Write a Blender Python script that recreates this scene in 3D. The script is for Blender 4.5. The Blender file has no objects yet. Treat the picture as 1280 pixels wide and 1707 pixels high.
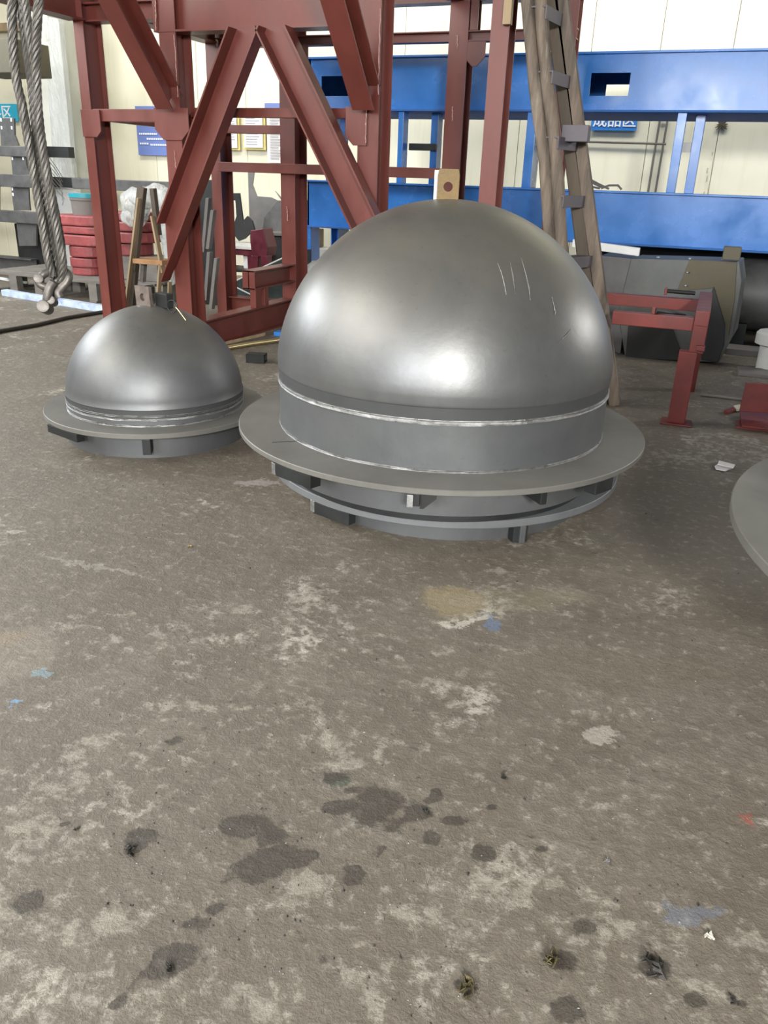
import bpy, bmesh, math, random
from mathutils import Vector, Matrix, noise
V = Vector
PI = math.pi
random.seed(7)
sc = bpy.context.scene
col = sc.collection

# ---------------------------------------------------------------- camera
cd = bpy.data.cameras.new('camera'); cam = bpy.data.objects.new('camera', cd); col.objects.link(cam)
F_PX, PITCH, ROLL, YAW = 1331.3, .3952, .0345, .3612
cd.sensor_fit = 'VERTICAL'; cd.sensor_height = 24.0; cd.lens = F_PX / 1707 * 24.0
cd.clip_start = .05; cd.clip_end = 200
cam.matrix_world = (Matrix.Translation((0, 0, 1.5)) @ Matrix.Rotation(YAW, 4, 'Z') @
                    Matrix.Rotation(PI / 2 - PITCH, 4, 'X') @ Matrix.Rotation(ROLL, 4, 'Z'))
sc.camera = cam

# ---------------------------------------------------------------- light and exposure
sc.view_settings.view_transform = 'Standard'; sc.view_settings.look = 'None'
sc.view_settings.gamma = 1.0; sc.view_settings.use_curve_mapping = False
sc.view_settings.exposure = -0.10
wd = bpy.data.worlds.new('hall_ambient'); sc.world = wd; wd.use_nodes = True
wb = wd.node_tree.nodes['Background']; wb.inputs[0].default_value = (.80, .79, .74, 1); wb.inputs[1].default_value = .11

def area(name, loc, target, sx, sy, watts, color=(1, 1, 1), spread=PI):
    l = bpy.data.lights.new(name, 'AREA'); l.shape = 'RECTANGLE'; l.size = sx; l.size_y = sy
    l.energy = watts; l.color = color; l.spread = spread
    o = bpy.data.objects.new(name, l); col.objects.link(o); o.location = loc
    d = V(target) - V(loc); o.rotation_euler = d.to_track_quat('-Z', 'Y').to_euler()
    return o
area('window_light_left', (-10.8, 4.8, 4.4), (-1.5, 3.8, .6), 5.0, 2.6, 760, (.90, .95, 1))
area('door_light_behind', (-1.3, -6.2, 3.1), (-1.1, 3.8, .5), 3.8, 1.8, 760, (.95, .97, 1))
area('lamp_behind_right', (3.3, -6.4, 3.9), (.3, 4.2, 0), 1.2, 1.0, 1550, (1, .98, .94))
area('lamp_right', (5.0, 8.9, 2.9), (-1.1, 3.8, .7), 1.3, 1.0, 150, (1, .98, .95))
area('wall_fill_light', (-4.0, 8.2, 7.0), (-4.5, 11.6, 1.6), 14, 1.0, 340, (1, .97, .90), 1.7)  # added fill aimed at the back wall to brighten it
area('roof_light_front', (-7.4, -2.2, 5.4), (-1.4, 1.8, 0), 9, 5, 1150, (1, .97, .91))

# ---------------------------------------------------------------- materials
def mat(name): 
    m = bpy.data.materials.new(name); m.use_nodes = True
    return m, m.node_tree, m.node_tree.nodes['Principled BSDF']
def N(t, k, **kw):
    n = t.nodes.new(k)
    for a, b in kw.items():
        if a.startswith('i_'): n.inputs[a[2:].replace('_', ' ')].default_value = b
        else: setattr(n, a, b)
    return n
def noise_node(t, vec, scale, detail=4, rough=.6, dist=0):
    n = N(t, 'ShaderNodeTexNoise'); n.inputs['Scale'].default_value = scale; n.inputs['Detail'].default_value = detail
    n.inputs['Roughness'].default_value = rough; n.inputs['Distortion'].default_value = dist
    t.links.new(vec, n.inputs['Vector']); return n
def ramp(t, fac, stops):
    r = N(t, 'ShaderNodeValToRGB'); e = r.color_ramp.elements
    while len(e) < len(stops): e.new(.5)
    for i, (p, c) in enumerate(stops):
        e[i].position = p; e[i].color = (c, c, c, 1) if isinstance(c, (int, float)) else (*c, 1)
    t.links.new(fac, r.inputs[0]); return r
def mix(t, fac, a, b, mode='MIX'):
    m = N(t, 'ShaderNodeMix', data_type='RGBA', blend_type=mode)
    for s, v in ((0, fac), (6, a), (7, b)):
        if hasattr(v, 'links'): t.links.new(v, m.inputs[s])
        else: m.inputs[s].default_value = v if s == 0 else (*v, 1)
    return m.outputs[2]
def bump(t, b, h, strength, dist):
    n = N(t, 'ShaderNodeBump'); n.inputs['Strength'].default_value = strength; n.inputs['Distance'].default_value = dist
    t.links.new(h, n.inputs['Height']); t.links.new(n.outputs[0], b.inputs['Normal']); return n
def simple(name, c, rough=.5, metal=0., var=.18, scale=6, bmp=.15, streak=None, c2=None, cscale=None):
    """plain coat with mottling and fine relief"""
    m, t, b = mat(name)
    tc = N(t, 'ShaderNodeTexCoord'); v = tc.outputs['Object']
    if streak:
        mp = N(t, 'ShaderNodeMapping'); mp.inputs['Scale'].default_value = streak; t.links.new(v, mp.inputs[0]); v = mp.outputs[0]
    n1 = noise_node(t, v, scale, 5, .62)
    dark = tuple(x * (1 - var) for x in c); lite = tuple(min(1, x * (1 + var)) for x in c)
    r = ramp(t, n1.outputs[0], [(.3, dark), (.7, lite)]); out = r.outputs[0]
    if c2:
        n2 = noise_node(t, v, cscale or scale * .7, 6, .7); f = ramp(t, n2.outputs[0], [(.56, 0.), (.68, 1.)])
        out = mix(t, f.outputs[0], out, c2)
    t.links.new(out, b.inputs['Base Color'])
    rr = ramp(t, n1.outputs[0], [(.3, max(0, rough - .08)), (.7, min(1, rough + .08))]); t.links.new(rr.outputs[0], b.inputs['Roughness'])
    b.inputs['Metallic'].default_value = metal
    n3 = noise_node(t, v, scale * 9, 4, .6); bump(t, b, n3.outputs[0], bmp, .004)
    return m

M = {}
M['red'] = simple('red_oxide_primer', (.132, .033, .025), .38, 0, .16, 5, .10, streak=(1, 1, .35))
M['red_casting'] = simple('red_casting_paint', (.25, .055, .055), .5, 0, .35, 5, .3, c2=(.13, .035, .035), cscale=4)
M['red_stand'] = simple('red_stand_paint', (.135, .017, .012), .5, 0, .25, 7, .15)
M['maroon'] = simple('maroon_paint', (.10, .012, .022), .4, 0, .25, 7, .1)
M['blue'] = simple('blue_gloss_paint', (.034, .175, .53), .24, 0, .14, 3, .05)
M['blueshade'] = simple('shaded_blue_paint', (.030, .120, .36), .85, 0, .14, 3, .05)  # darker, rougher copy of the blue that paints in the underside shade
M['bluewhite'] = simple('scuffed_blue_white_paint', (.42, .50, .62), .5, 0, .25, 9, .15, c2=(.04, .16, .5), cscale=3.5)
M['grey'] = simple('dark_grey_steel', (.10, .10, .10), .55, .3, .25, 6, .2)
M['darkgrey'] = simple('black_grey_steel', (.016, .018, .018), .55, .2, .25, 6, .2)
M['plate'] = simple('rolled_steel_plate', (.17, .165, .16), .5, .45, .2, 4, .15)
M['hopper'] = simple('hopper_steel', (.10, .105, .10), .55, .35, .3, 2.2, .3, c2=(.10, .085, .05), cscale=1.6)
M['olive'] = simple('olive_steel', (.085, .075, .045), .6, .2, .25, 4, .2)
M['wood'] = simple('weathered_wood', (.125, .098, .075), .8, 0, .75, 12, 1.0, streak=(1, 1, .12), c2=(.27, .235, .195), cscale=7)
M['plank'] = simple('old_brown_plank', (.075, .058, .042), .8, 0, .35, 9, .8, streak=(1, 1, .12))
M['palewood'] = simple('pale_timber', (.30, .225, .135), .75, 0, .25, 8, .4, streak=(1, 1, .2))
M['duskwood'] = simple('dusty_pallet_wood', (.14, .128, .112), .85, 0, .3, 8, .5, streak=(.2, 1, 1))
M['rung'] = simple('dark_rung_steel', (.095, .085, .095), .6, .3, .2, 10, .2)
M['brass'] = simple('dull_brass', (.50, .42, .22), .35, .8, .15, 12, .05)
M['rope'] = simple('greased_wire', (.105, .098, .088), .48, .6, .3, 30, .2)
M['shackle'] = simple('shackle_steel', (.12, .11, .10), .50, .7, .25, 14, .2)
M['weld'] = simple('bright_weld_metal', (.30, .30, .295), .34, .8, .3, 40, .6)
M['redweld'] = simple('pale_weld_spatter', (.55, .36, .32), .4, .3, .35, 60, 1.0)
M['rust'] = simple('rusty_lug', (.150, .100, .040), .6, .3, .3, 14, .5, c2=(.20, .105, .035))
M['lug'] = simple('brown_steel_lug', (.19, .155, .135), .55, .4, .25, 14, .4)
M['paper'] = simple('paper_white', (.75, .72, .70), .8, 0, .06, 5, .05)
M['white'] = simple('white_plastic', (.72, .74, .73), .45, 0, .08, 5, .1)
M['palegrey'] = simple('pale_grey_paint', (.50, .50, .47), .6, 0, .1, 5, .1)
M['column'] = simple('column_paint', (.52, .53, .47), .6, 0, .06, 3, .05)
M['teal'] = simple('teal_lid', (.02, .27, .33), .45, 0, .1, 5, .05)
M['signblue'] = simple('sign_blue', (.03, .21, .62), .5, 0, .03, 5, 0)
M['signcyan'] = simple('sign_cyan', (.04, .42, .62), .5, 0, .03, 5, 0)
M['posterblue'] = simple('poster_blue', (.13, .19, .46), .45, 0, .06, 3, 0)
M['ink'] = simple('pale_ink', (.85, .87, .9), .6, 0, .02, 5, 0)
M['greyink'] = simple('grey_ink', (.34, .35, .40), .6, 0, .05, 5, 0)
M['gold'] = simple('gold_frame', (.72, .62, .22), .45, 0, .05, 5, 0)
M['black'] = simple('black_rubber', (.012, .012, .012), .6, 0, .2, 8, .1)
M['green'] = simple('dark_green_steel', (.022, .034, .032), .5, .1, .2, 5, .1)
M['oil'] = simple('crushed_foil', (.16, .135, .07), .35, .7, .6, 40, 1.0, c2=(.03, .025, .02), cscale=25)
M['chip'] = simple('pale_chip', (.55, .52, .42), .7, 0, .2, 30, .5)
M['darkchip'] = simple('dark_swarf', (.03, .027, .022), .5, .3, .3, 30, .5)
M['brownplank'] = simple('brown_timber', (.30, .16, .07), .75, 0, .2, 8, .3)
M['conduit'] = simple('grey_conduit', (.15, .14, .13), .6, 0, .1, 8, .1)

def make_dome_mat(name, base, metal, r0, r1, olive):
    m, t, b = mat(name)
    tc = N(t, 'ShaderNodeTexCoord'); v = tc.outputs['Object']
    n1 = noise_node(t, v, 2.2, 6, .6, .3)
    mp = N(t, 'ShaderNodeMapping'); mp.inputs['Scale'].default_value = (9, 9, 1.3); t.links.new(v, mp.inputs[0])
    n2 = noise_node(t, mp.outputs[0], 3.0, 5, .65)
    n3 = noise_node(t, v, 38, 5, .7)
    c = ramp(t, n1.outputs[0], [(.28, tuple(x * .80 for x in base)), (.72, tuple(x * 1.22 for x in base))]).outputs[0]
    c = mix(t, ramp(t, n2.outputs[0], [(.5, 0.), (.85, .3)]).outputs[0], c, tuple(x * 1.25 for x in base))
    # warmer, lighter olive tone rising towards the crown
    sx = N(t, 'ShaderNodeSeparateXYZ'); t.links.new(v, sx.inputs[0])
    if olive:
        mr = N(t, 'ShaderNodeMapRange'); mr.inputs[1].default_value = olive[0]; mr.inputs[2].default_value = olive[1]; t.links.new(sx.outputs[2], mr.inputs[0])
        mu = N(t, 'ShaderNodeMath', operation='MULTIPLY'); t.links.new(mr.outputs[0], mu.inputs[0])
        t.links.new(ramp(t, n1.outputs[0], [(.35, .25), (.65, .8)]).outputs[0], mu.inputs[1])
        c = mix(t, mu.outputs[0], c, (.225, .208, .168))
    c = mix(t, ramp(t, n3.outputs[0], [(.60, 0.), (.80, .5)]).outputs[0], c, tuple(x * .55 for x in base))
    t.links.new(c, b.inputs['Base Color']); b.inputs['Metallic'].default_value = metal
    ra = N(t, 'ShaderNodeMath', operation='ADD'); t.links.new(n1.outputs[0], ra.inputs[0]); t.links.new(n3.outputs[0], ra.inputs[1])
    t.links.new(ramp(t, ra.outputs[0], [(.40, r0), (.62, r1)]).outputs[0], b.inputs['Roughness'])
    hb = N(t, 'ShaderNodeMath', operation='MULTIPLY_ADD'); t.links.new(n3.outputs[0], hb.inputs[0]); hb.inputs[1].default_value = .12
    t.links.new(n1.outputs[0], hb.inputs[2])
    bump(t, b, hb.outputs[0], .12, .02)
    return m
M['dome'] = make_dome_mat('brushed_dome_steel', (.145, .148, .148), .64, .27, .41, (.80, 1.30))
M['dome_small'] = make_dome_mat('satin_small_dome_steel', (.128, .132, .134), .62, .34, .48, (.45, .78))
M['cyl'] = make_dome_mat('satin_band_steel', (.115, .120, .122), .5, .40, .5, None)
M['flange'] = make_dome_mat('flange_grey_steel', (.145, .142, .128), .30, .42, .55, None)
M['skirt'] = make_dome_mat('dark_band_steel', (.055, .058, .058), .35, .5, .6, None)
M['flange_pale'] = make_dome_mat('flange_pale_steel', (.150, .155, .162), .35, .45, .6, None)

# plastic film
m, t, b = mat('clear_wrap_film'); M['film'] = m
b.inputs['Base Color'].default_value = (.80, .82, .80, 1); b.inputs['Roughness'].default_value = .18
b.inputs['Transmission Weight'].default_value = .6; b.inputs['IOR'].default_value = 1.3
v = N(t, 'ShaderNodeTexCoord').outputs['Object']
mp = N(t, 'ShaderNodeMapping'); mp.inputs['Scale'].default_value = (1, 1, .3); t.links.new(v, mp.inputs[0])
bump(t, b, noise_node(t, mp.outputs[0], 14, 3, .5, 1.5).outputs[0], .8, .03)

# wall panel
m, t, b = mat('cream_wall_panel'); M['wall'] = m
v = N(t, 'ShaderNodeTexCoord').outputs['Object']
n1 = noise_node(t, v, .8, 5, .6); mp = N(t, 'ShaderNodeMapping'); mp.inputs['Scale'].default_value = (6, 1, .5); t.links.new(v, mp.inputs[0])
n2 = noise_node(t, mp.outputs[0], 2, 5, .65)
c = ramp(t, n1.outputs[0], [(.3, (.66, .635, .49)), (.7, (.76, .74, .60))]).outputs[0]
c = mix(t, ramp(t, n2.outputs[0], [(.5, 0.), (.8, .45)]).outputs[0], c, (.56, .52, .38))
t.links.new(c, b.inputs['Base Color']); b.inputs['Roughness'].default_value = .55

# floor: worn concrete with stains, chips, paint flecks
m, t, b = mat('worn_concrete'); M['floor'] = m
tc = N(t, 'ShaderNodeTexCoord'); v = tc.outputs['Object']
warp = noise_node(t, v, 3.5, 5, .65); wsub = N(t, 'ShaderNodeVectorMath', operation='SUBTRACT'); t.links.new(warp.outputs['Color'], wsub.inputs[0]); wsub.inputs[1].default_value = (.5, .5, .5)
wsc = N(t, 'ShaderNodeVectorMath', operation='SCALE'); wsc.inputs['Scale'].default_value = .22; t.links.new(wsub.outputs[0], wsc.inputs[0])
wad = N(t, 'ShaderNodeVectorMath', operation='ADD'); t.links.new(v, wad.inputs[0]); t.links.new(wsc.outputs[0], wad.inputs[1])
big = noise_node(t, v, .55, 6, .62, .4); med = noise_node(t, wad.outputs[0], 4.2, 9, .72); fine = noise_node(t, v, 24, 9, .74); grit = noise_node(t, v, 120, 4, .7)
c = ramp(t, med.outputs[0], [(.28, (.106, .087, .064)), (.5, (.147, .126, .097)), (.72, (.205, .181, .145))]).outputs[0]
c = mix(t, ramp(t, big.outputs[0], [(.32, .65), (.66, 0.)]).outputs[0], c, (.112, .094, .070))
c = mix(t, ramp(t, fine.outputs[0], [(.38, .75), (.49, 0.)]).outputs[0], c, (.120, .102, .078))
c = mix(t, ramp(t, fine.outputs[0], [(.54, 0.), (.66, .65)]).outputs[0], c, (.33, .30, .25))
blot = noise_node(t, wad.outputs[0], 1.5, 9, .74, .8)
mul = N(t, 'ShaderNodeMath', operation='MULTIPLY'); t.links.new(ramp(t, blot.outputs[0], [(.555, 0.), (.63, 1.)]).outputs[0], mul.inputs[0]); t.links.new(ramp(t, fine.outputs[0], [(.45, 0.), (.55, 1.)]).outputs[0], mul.inputs[1])
c = mix(t, mul.outputs[0], c, (.37, .345, .29))
# blue and green paint ghosts
pn = noise_node(t, wad.outputs[0], 1.9, 3, .5); c = mix(t, ramp(t, pn.outputs[0], [(.66, 0.), (.72, .35)]).outputs[0], c, (.125, .135, .105))
vor = N(t, 'ShaderNodeTexVoronoi'); vor.inputs['Scale'].default_value = 1.5; t.links.new(wad.outputs[0], vor.inputs['Vector'])
vr = ramp(t, vor.outputs['Distance'], [(.022, .75), (.05, 0.)]); c = mix(t, vr.outputs[0], c, (.15, .22, .36))
v2 = N(t, 'ShaderNodeTexVoronoi'); v2.inputs['Scale'].default_value = 8; t.links.new(wad.outputs[0], v2.inputs['Vector'])
c = mix(t, ramp(t, v2.outputs['Distance'], [(.05, .7), (.10, 0.)]).outputs[0], c, (.07, .055, .040))
rough_in = ramp(t, med.outputs[0], [(.3, .5), (.7, .68)]).outputs[0]
def stain(c, x, y, rx, ry, ang, colr, amt, soft=.2):
    mp = N(t, 'ShaderNodeMapping', vector_type='TEXTURE'); mp.inputs['Location'].default_value = (x, y, 0); mp.inputs['Rotation'].default_value = (0, 0, ang)
    mp.inputs['Scale'].default_value = (rx, ry, 1); t.links.new(STV, mp.inputs[0])
    ln = N(t, 'ShaderNodeVectorMath', operation='LENGTH'); t.links.new(mp.outputs[0], ln.inputs[0])
    r = ramp(t, ln.outputs['Value'], [(max(0, 1 - soft), amt), (1.0, 0.)])
    return mix(t, r.outputs[0], c, colr)
w2 = noise_node(t, v, 11, 6, .7); s2 = N(t, 'ShaderNodeVectorMath', operation='SUBTRACT'); t.links.new(w2.outputs['Color'], s2.inputs[0]); s2.inputs[1].default_value = (.5, .5, .5)
s3 = N(t, 'ShaderNodeVectorMath', operation='SCALE'); s3.inputs['Scale'].default_value = .20; t.links.new(s2.outputs[0], s3.inputs[0])
s4 = N(t, 'ShaderNodeVectorMath', operation='ADD'); t.links.new(v, s4.inputs[0]); t.links.new(s3.outputs[0], s4.inputs[1]); STV = s4.outputs[0]
# lists of (x, y, radius x, radius y, angle, colour, strength); oil and worn patches go into a floor attribute, edges broken up by noise
OIL = [(-1.049, 1.196, 0.049, 0.027, 0.307, 0, 0.74),
  (-1.046, 1.146, 0.021, 0.026, 0.406, 0, 0.74),
  (-0.840, 1.325, 0.063, 0.044, 0.407, 0, 0.74),
  (-0.738, 1.235, 0.078, 0.053, 0.905, 0, 0.74),
  (-0.567, 1.510, 0.075, 0.062, 1.009, 0, 0.74),
  (-0.459, 1.530, 0.040, 0.033, 0.408, 0, 0.74),
  (-0.367, 1.544, 0.049, 0.018, 0.408, 0, 0.74),
  (-0.268, 1.468, 0.035, 0.028, 0.405, 0, 0.74),
  (-1.157, 0.937, 0.037, 0.040, 0.902, 0, 0.74),
  (-0.790, 0.940, 0.056, 0.038, 0.999, 0, 0.74),
  (-0.825, 0.868, 0.024, 0.018, 0.398, 0, 0.74),
  (-0.826, 0.824, 0.019, 0.013, 0.397, 0, 0.74),
  (-0.773, 1.083, 0.034, 0.016, 1.002, 0, 0.74),
  (-0.791, 1.029, 0.039, 0.014, 0.401, 0, 0.74),
  (-0.556, 1.077, 0.030, 0.014, 0.100, 0, 0.74),
  (-0.510, 1.069, 0.019, 0.015, 0.400, 0, 0.74),
  (-0.529, 1.286, 0.028, 0.034, 0.404, 0, 0.74),
  (-0.513, 1.377, 0.019, 0.022, 0.406, 0, 0.74),
  (-0.008, 1.357, 0.024, 0.034, -0.399, 0, 0.74),
  (-0.037, 1.258, 0.033, 0.028, 0.399, 0, 0.74),
  (-0.213, 1.119, 0.024, 0.028, 0.398, 0, 0.74),
  (0.140, 1.315, 0.038, 0.034, 0.399, 0, 0.74),
  (-1.192, 1.523, 0.029, 0.021, 0.414, 0, 0.74),
  (-0.706, 1.572, 0.041, 0.028, 0.411, 0, 0.74),
  (-0.014, 1.154, 0.036, 0.030, 0.397, 0, 0.74),
  (-0.438, 1.614, 0.022, 0.027, 0.410, 0, 0.74),
  (-0.288, 1.767, 0.013, 0.019, 0.411, 0, 0.70),
  (-0.733, 1.997, 0.015, 0.019, 0.420, 0, 0.70),
  (-0.137, 1.543, 0.015, 0.015, 0.406, 0, 0.70),
  (-0.493, 1.652, 0.016, 0.014, 0.411, 0, 0.60),
  (-0.115, 1.762, 0.023, 0.012, 0.410, 0, 0.60),
  (-0.395, 1.721, 0.013, 0.012, 0.411, 0, 0.60),
  (-0.641, 1.543, 0.022, 0.018, 0.410, 0, 0.60),
  (-1.147, 1.139, 0.020, 0.014, 0.406, 0, 0.60),
  (-0.970, 1.195, 0.013, 0.011, 0.406, 0, 0.60),
  (-0.788, 1.156, 0.016, 0.014, 0.404, 0, 0.60),
  (0.314, 1.305, 0.020, 0.014, 0.397, 0, 0.60),
  (0.224, 1.268, 0.024, 0.019, 0.397, 0, 0.60),
  (-0.181, 1.576, 0.015, 0.012, 0.407, 0, 0.60),
  (-0.288, 1.631, 0.016, 0.011, 0.409, 0, 0.60),
  (-0.713, 1.135, 0.013, 0.010, 0.403, 0, 0.60),
  (-1.253, 1.147, 0.018, 0.012, 0.407, 0, 0.60),
  (-0.492, 1.464, 0.024, 0.024, 0.407, 0, 0.60),
  (-0.399, 1.472, 0.027, 0.027, 0.407, 0, 0.60),
  (-0.655, 1.290, 0.031, 0.025, 0.805, 0, 0.60),
  (-0.660, 1.470, 0.040, 0.025, 0.909, 0, 0.60),
  (-0.759, 1.317, 0.044, 0.027, 0.607, 0, 0.60)]
WORN = [(-0.085, 1.457, 0.213, 0.058, -0.046, 0, -0.85),
  (-0.181, 1.379, 0.125, 0.046, 0.403, 0, -0.85),
  (0.085, 1.389, 0.147, 0.052, 0.051, 0, -0.85),
  (0.037, 1.260, 0.101, 0.041, 0.099, 0, -0.85),
  (-0.174, 1.506, 0.088, 0.034, 0.405, 0, -0.85),
  (-0.379, 1.242, 0.067, 0.061, 0.402, 0, -0.85),
  (-0.377, 1.161, 0.077, 0.083, 0.400, 0, -0.85),
  (-0.202, 1.062, 0.071, 0.036, 0.397, 0, -0.85),
  (-0.041, 1.177, 0.134, 0.031, 0.398, 0, -0.85),
  (-0.763, 1.696, 0.138, 0.057, 0.414, 0, -0.85),
  (-0.688, 1.651, 0.101, 0.044, 0.412, 0, -0.85),
  (-1.344, 1.282, 0.205, 0.115, 0.611, 0, -0.85),
  (-1.292, 1.098, 0.173, 0.117, 0.407, 0, -0.85),
  (-1.399, 1.417, 0.100, 0.063, 0.414, 0, -0.85),
  (-0.658, 1.203, 0.082, 0.046, 0.703, 0, -0.85),
  (-1.216, 1.680, 0.163, 0.059, 0.418, 0, -0.85),
  (-0.560, 1.254, 0.069, 0.040, 0.404, 0, -0.85),
  (0.269, 1.328, 0.113, 0.056, 0.398, 0, -0.85),
  (0.306, 1.466, 0.080, 0.048, 0.401, 0, -0.85),
  (-1.071, 0.915, 0.153, 0.076, 0.401, 0, -0.85),
  (-0.628, 0.897, 0.163, 0.048, 0.397, 0, -0.85),
  (-0.383, 1.040, 0.048, 0.074, 0.398, 0, -0.85),
  (-0.538, 3.018, 0.154, 0.067, 0.437, 0, -0.85),
  (-0.595, 2.330, 0.076, 0.038, 0.425, 0, -0.85),
  (-0.604, 2.090, 0.117, 0.078, 0.420, 0, -0.85),
  (-1.617, 1.952, 0.291, 0.094, 0.426, 0, -0.85),
  (-1.283, 2.390, 0.276, 0.092, 0.632, 0, -0.85),
  (-0.060, 2.144, 0.112, 0.024, 0.417, 0, -0.85),
  (0.124, 5.023, 0.464, 0.171, 0.469, 0, -0.70),
  (0.400, 5.228, 0.236, 0.130, 0.470, 0, -0.70)]
TINTS = [(-0.694, 2.661, 0.146, 0.130, 0.782, (.30, .24, .13), 0.50),
  (-2.021, 1.747, 0.060, 0.049, 0.726, (.20, .14, .08), 0.60),
  (-1.941, 1.680, 0.176, 0.183, 0.424, (.24, .21, .165), 0.45),
  (-0.501, 2.750, 0.358, 0.095, 0.532, (.22, .19, .13), 0.35),
  (-0.606, 2.522, 0.103, 0.017, 0.679, (.42, .39, .33), 0.80),
  (-0.065, 2.048, 0.051, 0.037, 0.815, (.36, .33, .28), 0.70),
  (-2.002, 3.451, 0.141, 0.044, 0.459, (.36, .32, .31), 0.55),
  (0.334, 1.854, 0.019, 0.018, 0.408, (.30, .07, .05), 0.60),
  (0.199, 1.496, 0.083, 0.030, 0.402, (.13, .17, .25), 0.35),
  (-0.520, 2.542, 0.031, 0.060, 0.428, (.12, .17, .27), 0.60),
  (-1.738, 1.474, 0.018, 0.016, 0.418, (.15, .33, .55), 0.60),
  (-1.768, 1.643, 0.030, 0.028, 0.422, (.22, .33, .38), 0.50),
  (-0.137, 2.374, 0.620, 0.140, 0.422, (.13, .12, .085), 0.40),
  (-0.706, 1.572, 0.042, 0.023, 0.411, (.06, .075, .05), 0.80),
  (-2.120, 2.308, 0.289, 0.017, 0.088, (.32, .30, .25), 0.50)]
at_ = N(t, 'ShaderNodeAttribute'); at_.attribute_name = 'wear'; sp = N(t, 'ShaderNodeSeparateColor'); t.links.new(at_.outputs['Color'], sp.inputs[0])
def field(src, nz, k, lo, hi, amt):
    m_ = N(t, 'ShaderNodeMath', operation='MULTIPLY_ADD'); t.links.new(nz, m_.inputs[0]); m_.inputs[1].default_value = k; t.links.new(src, m_.inputs[2])
    return ramp(t, m_.outputs[0], [(lo, 0.), (hi, amt)]).outputs[0]
rag_ = N(t, 'ShaderNodeMath', operation='ADD'); t.links.new(fine.outputs[0], rag_.inputs[0]); t.links.new(noise_node(t, v, 7, 6, .65).outputs[0], rag_.inputs[1])
RAGN = rag_.outputs[0]
c = mix(t, field(sp.outputs[1], RAGN, .5, .580, .640, .50), c, (.34, .31, .255))
for x, y, rx, ry, a, cc, am in TINTS: c = stain(c, x, y, rx, ry, a, cc, am)
c = mix(t, field(sp.outputs[0], w2.outputs[0], .9, .91, 1.02, .76), c, (.038, .031, .024))
t.links.new(c, b.inputs['Base Color']); t.links.new(rough_in, b.inputs['Roughness'])
h1 = N(t, 'ShaderNodeMath', operation='MULTIPLY_ADD'); t.links.new(fine.outputs[0], h1.inputs[0]); h1.inputs[1].default_value = .45; t.links.new(med.outputs[0], h1.inputs[2])
h2 = N(t, 'ShaderNodeMath', operation='MULTIPLY_ADD'); t.links.new(grit.outputs[0], h2.inputs[0]); h2.inputs[1].default_value = .10; t.links.new(h1.outputs[0], h2.inputs[2])
bump(t, b, h2.outputs[0], .62, .024)

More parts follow.
